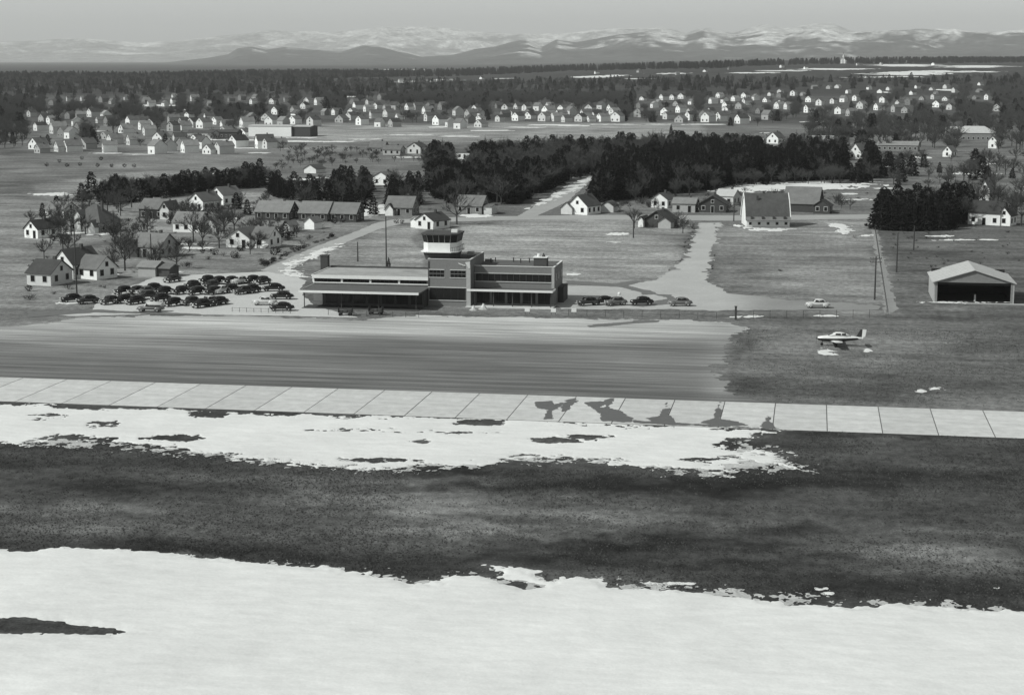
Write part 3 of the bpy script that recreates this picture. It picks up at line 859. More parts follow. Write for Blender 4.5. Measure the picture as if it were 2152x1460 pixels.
    MB().loft([[(-55.2 - ox + .35 * math.cos(a), 347.4 - oy + .35 * math.sin(a), 9.9) for a in np.linspace(0, 6.28, 9)[:-1]], [(-55.2 - ox + .3 * math.cos(a), 347.4 - oy + .3 * math.sin(a), 10.5) for a in np.linspace(0, 6.28, 9)[:-1]]]).build('vent', M['white'], bo)
    MB().loft([[(-54.2 - ox + .4 * math.cos(a), 347.4 - oy + .4 * math.sin(a), 9.9) for a in np.linspace(0, 6.28, 9)[:-1]], [(-54.2 - ox + .05 * math.cos(a), 347.4 - oy + .05 * math.sin(a), 10.7) for a in np.linspace(0, 6.28, 9)[:-1]]]).build('vent', M['dark'], bo)
    for x, y in ((-66.5, 354), (-65.8, 355.5), (-62, 356), (-60.2, 354.5), (-58.5, 355.5)):
        MB().tube((x - ox, y - oy, 7.6), (x - ox, y - oy, 8.6), .12, .12).build('vent_pipe', M['dark'], T)
    P('annex', 'dark', None, (bx1 + .003, bx1 + 1.2, by0 + 5, by1 - .5, 0, 3.2))


terminal()

# ------------------------------------------------------------------ houses
_hcache = {}


def hmesh(key, fn):
    m = _hcache.get(key)
    if m is None:
        m = fn(); _hcache[key] = m
    return m


def hobj(name, mesh, parent):
    return link(bpy.data.objects.new(name, mesh), parent)


def volume(root, cx, cy, w_, d_, h, rh, axis, wall, roof, over=.35, win=True, door=False, chimney=True, hip=False, gambrel=False, stor=1, pitch=2.7, wname='wall', rname='roof', wins='frlb'):
    """one gabled block; axis x: ridge along local x (eaves to the front), axis y: gable to the front"""
    hw, hd = w_ / 2, d_ / 2

    def wallmesh():
        mb = MB()
        mb.box(cx - hw, cx + hw, cy - hd, cy + hd, -.3, h)
        if not hip:
            t = .02
            if axis == 'x':
                for s_ in (-1, 1):
                    x = cx + s_ * (hw - .06)
                    mb.add([(x - .06, cy - hd, h), (x + .06, cy - hd, h), (x + .06, cy + hd, h), (x - .06, cy + hd, h), (x - .06, cy, h + rh - t), (x + .06, cy, h + rh - t)], [(0, 4, 3), (1, 2, 5), (0, 1, 5, 4), (2, 3, 4, 5)])
            else:
                for s_ in (-1, 1):
                    y = cy + s_ * (hd - .06)
                    mb.add([(cx - hw, y - .06, h), (cx + hw, y - .06, h), (cx + hw, y + .06, h), (cx - hw, y + .06, h), (cx, y - .06, h + rh - t), (cx, y + .06, h + rh - t)], [(0, 1, 4), (3, 5, 2), (0, 4, 5, 3), (1, 2, 5, 4)])
        return mb.mesh(wname, M[wall])

    def roofmesh():
        mb = MB(); th = .16
        if hip:
            e = over
            r = max(0, abs(hw - hd))
            b = [(cx - hw - e, cy - hd - e, h + .003), (cx + hw + e, cy - hd - e, h + .003), (cx + hw + e, cy + hd + e, h + .003), (cx - hw - e, cy + hd + e, h + .003)]
            b2 = [(x, y, z + .14) for x, y, z in b]
            if hw >= hd: tp = [(cx - r, cy, h + rh), (cx + r, cy, h + rh)]
            else: tp = [(cx, cy - r, h + rh), (cx, cy + r, h + rh)]
            if hw >= hd:
                mb.add(b + b2 + tp, [(3, 2, 1, 0), (0, 1, 5, 4), (1, 2, 6, 5), (2, 3, 7, 6), (3, 0, 4, 7), (4, 5, 9, 8), (5, 6, 9), (6, 7, 8, 9), (7, 4, 8)])
            else:
                mb.add(b + b2 + tp, [(3, 2, 1, 0), (0, 1, 5, 4), (1, 2, 6, 5), (2, 3, 7, 6), (3, 0, 4, 7), (4, 5, 8), (5, 6, 9, 8), (6, 7, 9), (7, 4, 8, 9)])
            return mb.mesh(rname, M[roof])
        e = over
        half = hd if axis == 'x' else hw
        ln = (hw if axis == 'x' else hd) + e
        sl = rh / half
        if gambrel:
            prof = [(half + e, h - e * .35), (half * .93, h + rh * .12), (half * .72, h + rh * .42), (half * .42, h + rh * .74), (0, h + rh)]
        else:
            prof = [(half + e, h - e * sl), (0, h + rh)]
        for s_ in (-1, 1):
            for k in range(len(prof) - 1):
                (u0, z0), (u1, z1) = prof[k], prof[k + 1]
                u0 *= s_; u1 *= s_
                if axis == 'x':
                    q = [(cx - ln, cy + u0, z0 + .02), (cx + ln, cy + u0, z0 + .02), (cx + ln, cy + u1, z1 + .02), (cx - ln, cy + u1, z1 + .02)]
                else:
                    q = [(cx + u0, cy - ln, z0 + .02), (cx + u0, cy + ln, z0 + .02), (cx + u1, cy + ln, z1 + .02), (cx + u1, cy - ln, z1 + .02)]
                mb.hexa(q + [(x, y, z + th) for x, y, z in q])
        return mb.mesh(rname, M[roof])
    key = (round(cx, 2), round(cy, 2), round(w_, 2), round(d_, 2), round(h, 2), round(rh, 2), axis, hip, gambrel)
    wo_ = hobj(wname, hmesh(('w', wall) + key, wallmesh), root)
    ro_ = hobj(rname, hmesh(('r', roof, over) + key, roofmesh), root)
    if chimney:
        def cm():
            x, y = (cx + hw * .45, cy + .2) if axis == 'x' else (cx + .2, cy + hd * .3)
            return MB().box(x - .35, x + .35, y - .3, y + .3, h, h + rh + .9).mesh('chimney', M['darkbrick'])
        hobj('chimney', hmesh(('c',) + key, cm), ro_)
    if win:
        dark_wall = wall in ('dark', 'mid')
        trim = 'offwhite' if dark_wall else 'pale'

        def wmesh(sx, sz, mk, dep):
            return hmesh(('win', sx, sz, mk, dep), lambda: MB().box(-sx / 2, sx / 2, -dep, -.003, -sz / 2, sz / 2).mesh('window', M[mk]))

        def put(x, y, z, rz, sx=1.0, sz=1.3, nm='window'):
            o = hobj(nm, wmesh(sx + .24, sz + .24, trim, .06), wo_)
            o.location = (x, y, z); o.rotation_euler = (0, 0, rz)
            p = hobj('pane', wmesh(sx, sz, 'glass', .035), o)
            p.location = (0, -.06, 0)
        for st in range(stor):
            zc = 1.55 + st * 2.7
            if zc + .8 > h: break
            for side, L in (('f', w_), ('b', w_), ('l', d_), ('r', d_)):
                if side not in wins: continue
                n = max(1, int(L / pitch))
                for k in range(n):
                    t = (k + .5) / n - .5
                    isdoor = door and side == 'f' and st == 0 and k == n // 2
                    sx, sz, zz = (.95, 2.1, 1.1) if isdoor else (1.0, 1.3, zc)
                    nm = 'door' if isdoor else 'window'
                    if side == 'f': put(cx + t * w_, cy - hd, zz, 0, sx, sz, nm)
                    if side == 'b': put(cx + t * w_, cy + hd, zz, math.pi, sx, sz, nm)
                    if side == 'l': put(cx - hw, cy + t * d_, zz, -math.pi / 2, sx, sz, nm)
                    if side == 'r': put(cx + hw, cy + t * d_, zz, math.pi / 2, sx, sz, nm)
        if rh > 2 and not hip:
            if axis == 'y' and 'f' in wins: put(cx, cy - hd, h + rh * .32, 0, .8, 1.0)
            if axis == 'x':
                if 'l' in wins: put(cx - hw, cy, h + rh * .32, -math.pi / 2, .8, 1.0)
                if 'r' in wins: put(cx + hw, cy, h + rh * .32, math.pi / 2, .8, 1.0)
    return wo_, ro_


def house(px, py, rot, label, vols, cat='house', name='house', group=None):
    p = at(px, py)
    o = empty(name, (p[0], p[1], p[2]), math.radians(rot))
    tag(o, label, cat, group)
    for v in vols:
        volume(o, **v)
    return o


def V(cx, cy, w_, d_, h, rh, axis, wall='siding', roof='shingle', **k):
    return dict(cx=cx, cy=cy, w_=w_, d_=d_, h=h, rh=rh, axis=axis, wall=wall, roof=roof, **k)


# near houses: (front base point, turn, description, blocks)
house(136, 584, -22, 'white gabled house with a low wing, behind the tall pole left of the car park',
      [V(0, 4, 6.6, 9, 3.4, 3.2, 'y', 'siding', 'shingle_dark', stor=1, door=True), V(6.2, 4.2, 6.4, 6.5, 2.6, 2.6, 'x', 'siding', 'shingle', chimney=False, wname='wing_wall', rname='wing_roof', wins='fr')])
house(82, 600, -12, 'dark roofed house cut by the left edge of the lawn beside the car park', [V(0, 4, 6.5, 8, 2.8, 2.6, 'x', 'offwhite', 'shingle_dark')])
house(520, 521, -8, 'white L-shaped house with grey roof beside the road bend',
      [V(-2.6, 4, 7, 9, 2.7, 2.3, 'y', 'siding', 'shingle', door=True, chimney=False), V(3.4, 4.4, 5.2, 8, 2.7, 2.6, 'x', 'siding', 'shingle', wname='wing_wall', rname='wing_roof', wins='fr')])
house(391, 488, -6, 'small white house with three front windows and grey roof', [V(0, 3.5, 8.4, 7, 3.0, 2.6, 'x', 'siding', 'shingle_light', door=False), V(6.2, 4.6, 4, 4, 2.1, 1.7, 'y', 'siding', 'shingle', chimney=False, win=False, wname='garage_wall', rname='garage_roof')])
house(303, 541, -14, 'shaded house with broad grey roof above the small shed', [V(0, 4.5, 9.2, 8.5, 2.8, 3.0, 'x', 'pale', 'shingle', door=True), V(-3.4, 1.5, 3.4, 4, 2.4, 1.8, 'y', 'dark', 'shingle_dark', chimney=False, win=False, wname='porch_wall', rname='porch_roof')])
house(318, 582, -10, 'small pale shed with a dark lean-to at the top of the car park', [V(-1.2, 2.5, 4.6, 5, 2.3, 1.1, 'x', 'pale', 'shingle_light', chimney=False, win=False), V(2.9, 2.7, 3.2, 4.2, 2.1, .7, 'x', 'dark', 'shingle', chimney=False, win=False, wname='lean_to_wall', rname='lean_to_roof')], cat='shed', name='shed')
house(178, 489, -16, 'large house with steep grey hipped roof and a white dormer', [V(0, 5, 11, 9.5, 3.0, 5.0, 'x', 'mid', 'shingle', hip=True, door=True), V(-2.4, 1.4, 2.2, 3.2, 5.2, 1.2, 'y', 'offwhite', 'shingle', chimney=False, win=False, wname='dormer_wall', rname='dormer_roof'), V(3.8, -.3, 2.4, 2.4, 2.2, 1.6, 'y', 'siding', 'shingle', chimney=False, win=False, wname='porch_wall', rname='porch_roof')])
house(116, 458, -20, 'low pale house beside a dark tree near the left edge', [V(0, 3, 8, 6.5, 2.8, 2.2, 'x', 'offwhite', 'shingle')])
house(70, 500, -24, 'white gabled cottage at the left edge above the lawn', [V(0, 3, 5.6, 7.5, 2.7, 2.3, 'y', 'siding', 'shingle_dark', door=True)])
house(322, 460, -12, 'grey roofed house with a white gabled end facing the garden', [V(-1, 4, 9, 7.5, 3.2, 2.8, 'x', 'dark', 'shingle', door=True), V(4.6, 2.6, 3.4, 6.5, 3.4, 2.2, 'y', 'offwhite', 'shingle', chimney=False, wname='wing_wall', rname='wing_roof')])
house(413, 442, -26, 'white gabled house lower of the pair by the dark hedge', [V(0, 4, 6.8, 8.5, 3.2, 2.6, 'y', 'siding', 'shingle', door=True)])
house(458, 431, -26, 'white gabled house upper of the pair by the dark hedge', [V(0, 4, 6.4, 9, 3.6, 2.6, 'y', 'siding', 'shingle')])
house(572, 463, -5, 'low dark house with long grey roof left of the longest roof', [V(0, 4, 11.5, 8, 2.7, 3.0, 'x', 'dark', 'shingle_light', door=True)])
house(680, 466, -5, 'long dark house with the longest grey roof near the road', [V(-3.4, 4, 9.5, 8.5, 2.7, 3.2, 'x', 'dark', 'shingle_light', door=True), V(6, 4.4, 9, 7.5, 2.7, 3.0, 'x', 'dark', 'shingle_light', chimney=False, wname='wing_wall', rname='wing_roof')])
house(600, 488, -30, 'tiny white outbuilding just right of the white L-shaped house', [V(0, 2, 2.8, 3.5, 2.0, 1.2, 'y', 'siding', 'shingle', chimney=False, win=False)], cat='shed', name='shed')
house(650, 482, -20, 'small white cottage under the longest grey roof', [V(0, 2, 3.6, 4, 2.2, 1.4, 'y', 'siding', 'shingle', chimney=False)], cat='cottage')
house(800, 389, -20, 'white gabled house standing alone among dark trees', [V(0, 4, 7.6, 8, 3.2, 2.0, 'y', 'siding', 'shingle', stor=1)])
house(838, 453, -4, 'grey roofed house at the road fork with a white porch', [V(0, 4, 9, 8, 2.7, 3.2, 'x', 'mid', 'shingle_light', door=True), V(-2.8, -.6, 2.6, 2, 2.2, 1.6, 'y', 'siding', 'shingle', chimney=False, win=False, wname='porch_wall', rname='porch_roof')])
house(893, 481, -28, 'white house with a columned porch behind the control tower', [V(0, 3.5, 7.2, 7.5, 2.5, 2.1, 'y', 'siding', 'shingle_dark', door=True), V(-4.6, 3, 3, 5, 2.3, .9, 'y', 'siding', 'pale', chimney=False, wname='porch_wall', rname='porch_roof')])
house(985, 450, -8, 'dark house with sloping roof behind the big bare tree', [V(0, 4, 9, 8, 2.8, 3.0, 'x', 'mid', 'shingle', door=True), V(6.4, 3, 2.8, 5, 2.6, .6, 'x', 'offwhite', 'shingle', chimney=False, win=False, wname='wing_wall', rname='wing_roof')])
house(1214, 451, -24, 'white gabled house beside the foot of the wood road', [V(0, 4, 7.6, 8.5, 2.9, 3.4, 'y', 'siding', 'shingle_dark', stor=1), V(-3.6, .6, 4.2, 3.6, 2.1, 1.8, 'y', 'offwhite', 'shingle', chimney=False, win=False, wname='porch_wall', rname='porch_roof')])
house(1276, 446, -10, 'small pale garage with arched front right of the gabled house', [V(0, 2.5, 4.4, 5.5, 1.9, 1.6, 'y', 'offwhite', 'shingle', gambrel=True, chimney=False, win=False)], cat='garage', name='garage')
house(1380, 478, -16, 'dark gabled bungalow with white trim left of the drive', [V(0, 3.5, 8, 7.5, 2.3, 2.6, 'y', 'dark', 'shingle_dark', door=True, over=.5), V(3.2, -.4, 4, 3, 2.0, 1.3, 'y', 'pale', 'shingle_dark', chimney=False, win=False, wname='porch_wall', rname='porch_roof'), V(-4.6, 1, 1.6, 5, 2.4, .8, 'y', 'siding', 'shingle_dark', chimney=False, win=False, wname='bay_wall', rname='bay_roof')])
house(1386, 437, -22, 'white two-window cottage behind the dark bungalow', [V(0, 3, 6.2, 6.5, 3.0, 2.0, 'y', 'siding', 'shingle')], cat='cottage')
house(1437, 446, -6, 'low pale house with a flat front above the drive', [V(0, 3, 7.6, 6.5, 2.9, 1.6, 'x', 'pale', 'shingle_light', door=True)])
house(1497, 447, -4, 'dark gabled house with pale windows at the head of the drive', [V(0, 4, 9, 8, 2.9, 2.6, 'y', 'dark', 'shingle_dark', door=True, over=.5)])
house(1522, 431, -18, 'pale roofed house half hidden behind the dark gabled house', [V(0, 3.5, 6.5, 7, 3.2, 2.0, 'x', 'offwhite', 'tin')])
# arch-roofed barn
bn = house(1614, 477, 9, 'big barn with curved dark roof and white end walls', [V(0, 6.5, 13, 13, 2.0, 7.6, 'x', 'white', 'shingle_dark', gambrel=True, chimney=False, win=False, over=.25)], cat='barn', name='barn')


def barn_extra(b):
    hd, hw, h, rh = 6.5, 6.5, 2.0, 7.6
    prof = [(hd, h + .2), (hd * .93, h + rh * .12), (hd * .72, h + rh * .42), (hd * .42, h + rh * .74), (0, h + rh)]
    for s_ in (-1, 1):
        pts = [(-u, z - .12) for u, z in prof] + [(u, z - .12) for u, z in prof[::-1][1:]]
        x = s_ * (hw + .03)
        mb = MB()
        n = len(pts)
        mb.add([(x - .05, hd + u, z) for u, z in pts] + [(x + .05, hd + u, z) for u, z in pts], [tuple(range(n)), tuple(range(2 * n - 1, n - 1, -1))])
        mb.build('gable_wall', M['white'], b)
        tr = MB()
        for k in range(n - 1):
            tr.tube((s_ * (hw + .34), hd + pts[k][0], pts[k][1] + .3), (s_ * (hw + .34), hd + pts[k + 1][0], pts[k + 1][1] + .3), .14, n=5)
        tr.build('rake_board', M['white'], b)
    fl = MB().hexa([(-hw - .3, -1.3, 1.95), (hw + .3, -1.3, 1.95), (hw + .3, .1, 2.9), (-hw - .3, .1, 2.9), (-hw - .3, -1.3, 2.1), (hw + .3, -1.3, 2.1), (hw + .3, .1, 3.05), (-hw - .3, .1, 3.05)])
    e = fl.build('eave_flare', M['shingle'], b)  # lighter shingle than the roof puts sunlight into the flare's colour
    for k in range(4):
        x = -5 + k * 3.3
        MB().box(x - .35, x + .35, -.9, -.1, 2.3, 3.2).build('roof_vent', M['dark'], e)
    for k in range(5):
        x = -5.4 + k * 2.7
        w_ = MB().box(x - .45, x + .45, -.06, -.003, .6, 1.5).build('window', M['pale'], b)
        MB().box(x - .35, x + .35, -.1, -.063, .7, 1.4).build('pane', M['glass'], w_)
    MB().box(-1, -.4, 6.2, 6.8, 9.5, 10.4).build('cupola', M['dark'], b)
    MB().box(-3.2, -2.6, 3.6, 4.2, 7.8, 9.2).build('stovepipe', M['dark'], b)


barn_extra(bn)
house(1690, 447, -11, 'long low barn with grey roof to the right of the curved barn', [V(-1.5, 6, 11.5, 9, 3.0, 5.0, 'x', 'dark', 'shingle', chimney=False, win=False), V(6, 1, 5.4, 5, 2.6, 1.8, 'y', 'dark', 'shingle_dark', chimney=False, wname='shed_wall', rname='shed_roof')], cat='barn', name='barn')
house(2066, 473, -24, 'white house with dark roof at the right edge beyond the hangar', [V(0, 4.5, 10, 8, 3.8, 3.2, 'x', 'siding', 'shingle_dark', door=True, stor=1), V(6, 4, 4, 6, 3.2, 2.4, 'y', 'siding', 'shingle_dark', chimney=False, wname='wing_wall', rname='wing_roof')])
house(2068, 431, -20, 'narrow tall white gabled house behind the right-edge house', [V(0, 3, 3.6, 7, 5.4, 3.0, 'y', 'siding', 'shingle', stor=2)])
house(1972, 453, -20, 'low white shed glimpsed among the dark pines at right', [V(0, 2, 6, 4, 1.9, .7, 'x', 'siding', 'tin', chimney=False, win=False)], cat='shed', name='shed')
house(653, 364, -20, 'small white gabled house at the edge of the left field', [V(0, 3, 6.6, 7, 1.9, 1.8, 'y', 'siding', 'shingle', chimney=False)])
house(971, 334, -12, 'white fronted low building in front of the central woods', [V(0, 4, 11, 8, 3.2, 1.6, 'x', 'siding', 'shingle', door=True)])
house(870, 323, -16, 'white gabled house with a dark porch above the woods', [V(0, 4, 8, 8, 3.4, 2.4, 'y', 'offwhite', 'shingle', door=True)])
house(822, 326, -10, 'grey low house left of the gabled house above the woods', [V(0, 4, 10, 7, 2.8, 2.0, 'x', 'pale', 'shingle')])
house(790, 322, -10, 'dark barn-like house at the left end above the woods', [V(0, 4, 9, 7, 3.0, 3.2, 'x', 'mid', 'shingle')])
house(1028, 331, -10, 'dark gabled house right of the white fronted low building', [V(0, 4, 9, 8, 3.6, 3.6, 'x', 'mid', 'shingle')])
house(1798, 334, -34, 'white steep gabled house at the right end of the big wood', [V(0, 4, 7, 9, 3.6, 4.2, 'y', 'siding', 'shingle')])
house(1885, 318, -10, 'long low grey building in the field right of the wood', [V(0, 6, 22, 9, 3.2, 2.0, 'x', 'mid', 'shingle_light', chimney=False)], cat='building', name='long_building')
house(2045, 296, -8, 'wide building with pale hipped roof near the right edge', [V(0, 9, 26, 14, 4.6, 4.2, 'x', 'mid', 'tin', hip=True, chimney=False)], cat='building', name='wide_building')
house(2000, 282, -10, 'small flat pale house left of the wide pale-roofed building', [V(0, 3, 9, 7, 3.4, 1.4, 'x', 'pale', 'tin')])
house(1623, 302, -30, 'white gabled house in a clearing above the big wood', [V(0, 4, 8, 8, 3.4, 3.4, 'y', 'siding', 'shingle')])
house(1592, 300, -22, 'small white house left of the clearing above the big wood', [V(0, 4, 7, 6, 3.0, 2.0, 'x', 'siding', 'shingle')])
house(1720, 312, -12, 'grey roofed long house inside the dark wood at right', [V(0, 4, 16, 8, 3.4, 3.6, 'x', 'mid', 'shingle_light')])
house(1990, 330, -30, 'tiny white gabled house low among trees at right', [V(0, 3, 5, 6, 3.0, 2.6, 'y', 'siding', 'shingle', chimney=False)])
house(2086, 312, -30, 'narrow white house at the far right among trees', [V(0, 3, 5, 7, 4.6, 2.2, 'y', 'siding', 'shingle')])
house(585, 287, -4, 'large white flat-roofed warehouse in the far town', [V(-6, 8, 30, 16, 6.6, .7, 'x', 'white', 'tin', chimney=False, win=False), V(15.5, 8.4, 12.5, 14, 6.4, .7, 'x', 'dark', 'tin', chimney=False, win=False, wname='annex_wall', rname='annex_roof')], cat='warehouse', name='warehouse')
house(420, 293, -4, 'low dark shed with pale front left of the town warehouse', [V(0, 5, 18, 9, 4, 1.4, 'x', 'pale', 'shingle_dark', chimney=False)], cat='building', name='long_building')
house(470, 291, -4, 'low dark long building beside the town warehouse', [V(0, 5, 18, 9, 4, 1.4, 'x', 'dark', 'shingle_dark', chimney=False)], cat='building', name='long_building')
house(1772, 134, -10, 'white steepled church on the far snowy rise', [V(0, 10, 14, 30, 10, 9, 'y', 'siding', 'shingle_dark', win=False), V(0, -2, 6, 6, 17, 14, 'y', 'siding', 'shingle_dark', chimney=False, win=False, wname='steeple_wall', rname='steeple_roof')], cat='church', name='church')

# far town: rows of small houses, each with walls, roof and windows
ROWS = [
    ('upper far-left town cluster', 'houses of the far left town', [(100, 252), (86, 258), (101, 262), (108, 281), (160, 252), (152, 267), (214, 251), (222, 265), (203, 259), (291, 262), (314, 271), (293, 273), (354, 260), (357, 276), (399, 268), (419, 270), (430, 253), (449, 262), (465, 272), (507, 268), (378, 262), (467, 287), (532, 279), (74, 275), (392, 249), (521, 256), (254, 280), (187, 246), (268, 263), (141, 250), (376, 274), (60, 246), (161, 280), (508, 286)]),
    ('low row beyond the left field', 'houses along the left field', [(78, 322), (118, 319), (136, 319), (172, 313), (216, 321), (140, 292), (127, 288), (216, 293), (302, 285), (318, 324), (384, 321), (434, 324), (456, 324), (539, 312), (556, 313), (416, 313), (575, 312), (345, 318), (269, 305), (365, 300), (229, 304), (330, 302), (406, 302), (377, 311), (488, 311), (69, 314)]),
    ('topmost faint left row', 'faint houses on the left rise', [(140, 213), (170, 212), (231, 219), (301, 216), (360, 218), (401, 213), (527, 219), (570, 219), (643, 216), (739, 219), (771, 220), (480, 214), (107, 221), (261, 211), (311, 224), (597, 214), (533, 211), (663, 221), (436, 223), (362, 210), (503, 211), (211, 215), (342, 224), (797, 210)]),
    ('row above the central field', 'houses of the central town', [(557, 254), (564, 264), (613, 261), (616, 250), (654, 258), (678, 243), (700, 242), (731, 253), (753, 263), (778, 249), (788, 230), (807, 231), (826, 231), (854, 231), (870, 231), (924, 231), (894, 255), (820, 267), (954, 243), (981, 248), (1004, 248), (938, 268), (960, 271), (1004, 268), (890, 240), (712, 258), (833, 251), (576, 241), (736, 242), (793, 267), (588, 266), (614, 236), (636, 229), (996, 236), (809, 246), (766, 235), (980, 260), (651, 266), (1004, 258), (744, 230), (915, 263), (899, 228)]),
    ('cluster right of town centre', 'houses right of the town centre', [(1042, 228), (1071, 246), (1082, 254), (1101, 233), (1108, 250), (1126, 233), (1138, 255), (1170, 248), (1197, 232), (1192, 243), (1215, 256), (1236, 233), (1244, 247), (1279, 233), (1060, 236), (1160, 255), (1183, 257), (1045, 256), (1222, 248), (1284, 244), (1144, 241), (1235, 256), (1177, 235), (1292, 256), (1258, 256), (1083, 230), (1053, 247), (1259, 230), (1149, 228), (1108, 241)]),
    ('cluster before the right-hand woods', 'houses before the right-hand woods', [(1341, 227), (1369, 227), (1379, 222), (1419, 223), (1424, 237), (1449, 220), (1446, 240), (1426, 258), (1492, 218), (1517, 217), (1489, 238), (1562, 207), (1582, 211), (1607, 215), (1569, 254), (1549, 260), (1523, 239), (1592, 239), (1540, 213), (1395, 243), (1397, 251), (1339, 247), (1348, 211), (1562, 221), (1607, 252), (1444, 253), (1389, 211), (1522, 228), (1508, 256), (1513, 247), (1481, 257), (1551, 229), (1430, 208), (1508, 206), (1411, 210), (1476, 249)]),
    ('wooded right side of town', 'houses among the right-hand trees', [(1616, 202), (1665, 202), (1684, 202), (1698, 215), (1748, 218), (1693, 237), (1781, 244), (1823, 189), (1865, 191), (1848, 196), (1924, 187), (1885, 223), (1876, 236), (1906, 221), (1966, 226), (1959, 209), (2003, 195), (2047, 209), (2072, 210), (2057, 180), (1636, 206), (1720, 222), (1795, 212), (1760, 240), (1900, 238), (1985, 212), (1740, 188), (2093, 234), (1650, 230), (1631, 229), (1853, 216), (2054, 195), (1769, 215), (1965, 201), (1637, 198), (1985, 187), (1914, 200), (1956, 191), (1936, 211), (1806, 229), (1779, 197), (1994, 231), (1840, 232), (1758, 186), (1706, 188), (1637, 221)]),
    ('snowy rise under the mountains', 'houses on the snowy rise', [(1420, 158), (1480, 152), (1530, 147), (1640, 143), (1690, 146), (1800, 138), (1850, 137), (1905, 132), (2037, 124), (2084, 122), (1250, 156), (1340, 153), (1960, 138), (1010, 167), (838, 174)]),
]
hr = random.Random(21)
WALLS = ['siding', 'siding', 'siding', 'siding', 'siding', 'offwhite', 'offwhite', 'pale', 'mid']
WNAME = {'siding': 'white', 'offwhite': 'off-white', 'pale': 'pale grey', 'mid': 'grey'}
SHAPES = []
for k in range(7):
    SHAPES.append((hr.uniform(6.6, 9.4), hr.uniform(7.5, 10), hr.choice([3.4, 4.8, 5.2]), hr.uniform(2.4, 3.6), 'y' if k < 6 else 'x'))
house_px = []
_protos = {}
for row, grp, pts in ROWS:
    for n, (px, py) in enumerate(sorted(pts)):
        wl = hr.choice(WALLS); si = hr.randrange(7); rf = hr.choice(['shingle', 'shingle_dark', 'shingle', 'shingle_light'])
        key = (si, wl, rf)
        p = at(px, py)
        far = py < 200
        k2 = key + (far,)
        if k2 not in _protos:
            w_, d_, h, rh, ax = SHAPES[si]
            r = empty('house', (0, 0, 0))
            volume(r, 0, d_ / 2, w_, d_, h, rh, ax, wl, rf, stor=2, win=not far, chimney=not far, wins='fl', pitch=3.7)
            _protos[k2] = r
            o = r
        else:
            o = copy_tree(_protos[k2])
        o.location = (p[0], p[1], p[2])
        o.rotation_euler = (0, 0, math.radians(hr.uniform(-62, -18)))
        s = hr.uniform(.74, 1.02)
        o.scale = (s, s, s)
        ax = SHAPES[si][4]
        tag(o, f"{WNAME[wl]} {'gable-fronted' if ax == 'y' else 'side-gabled'} house, {ORD[n]} from left in {row}", 'house', grp)
        house_px.append((px, py, 14))
for px, py in ((585, 287), (971, 334), (870, 323), (1798, 334), (2045, 296), (1623, 302), (653, 364), (800, 389), (420, 293), (470, 291)):
    house_px.append((px, py, 22))
# ------------------------------------------------------------------ hangar at the right
def hangar():
    H = empty('hangar', (25.6, 364.4, 0))
    tag(H, 'open-fronted hangar with bright sheet roof and black doorway at right', 'hangar')
    W, D, h, r = 16.2, 16.5, 4.25, 2.55
    wl = MB()
    wl.box(0, .25, 0, D, 0, h); wl.box(W - .25, W, 0, D, 0, h); wl.box(.253, W - .253, D - .25, D, 0, h)
    wl.build('wall', M['pale'], H)
    for y in (0, D - .2):
        g = MB()
        g.add([(0, y, h + .003), (W, y, h + .003), (W / 2, y, h + r), (0, y + .2, h + .003), (W, y + .2, h + .003), (W / 2, y + .2, h + r)], [(0, 1, 2), (5, 4, 3), (0, 3, 4, 1), (1, 4, 5, 2), (2, 5, 3, 0)])
        g.build('gable', M['mid'], H)
    MB().box(.25, .7, .02, .22, 0, h - .003).build('door_post', M['mid'], H)
    MB().box(W - .7, W - .25, .02, .22, 0, h - .003).build('door_post', M['mid'], H)
    sl = r / (W / 2)
    for s_, nm in ((-1, 'roof_slope'), (1, 'roof_slope')):
        mb = MB()
        u0 = W / 2 + s_ * (W / 2 + .4); z0 = h - .4 * sl
        q = [(u0, -.4, z0 + .03), (u0, D + .4, z0 + .03), (W / 2, D + .4, h + r + .03), (W / 2, -.4, h + r + .03)]
        mb.hexa(q + [(x, y, z + .14) for x, y, z in q])
        o = mb.build(nm, M['tin'], H)
        for k in range(8):
            y = .6 + k * 2.2
            MB().tube((u0, y, z0 + .19), (W / 2, y, h + r + .19), .05, n=4).build('seam', M['tin'], o)
    MB().box(.3, W - .3, .3, D - .3, .0, .05).build('floor', M['dark'], H)
    MB().box(.4, W - .4, D - .6, D - .4, 0, h + 1.0).build('shade_lining', M['doorshade'], H)  # near-black panels added to put shade inside the doorway
    MB().box(W - .36, W - .253, .3, D - .4, .05, h - .02).build('shade_lining', M['doorshade'], H)
    MB().box(.253, .36, .3, D - .4, .05, h - .02).build('shade_lining', M['doorshade'], H)
    MB().box(.4, W - .4, .25, .35, h - .5, h - .003).build('door_head', M['doorshade'], H)
    MB().box(-.5, W + 3, -1.6, -.05, .03, .08).build('sill_slab', M['pale'], H)
    MB().tube((8.6, 2.5, .05), (8.6, 2.5, 1.5), .25, .2).build('prop_stand', M['pale'], H)


hangar()


# ------------------------------------------------------------------ cars
def ring(x, w_, zb, zt, n=12, p=2.6):
    R = []
    for i in range(n):
        a = 2 * math.pi * (i + .5) / n
        c, s_ = math.cos(a), math.sin(a)
        R.append((x, w_ * math.copysign(abs(c) ** (2 / p), c), (zb + zt) / 2 + (zt - zb) / 2 * math.copysign(abs(s_) ** (2 / p), s_)))
    return R


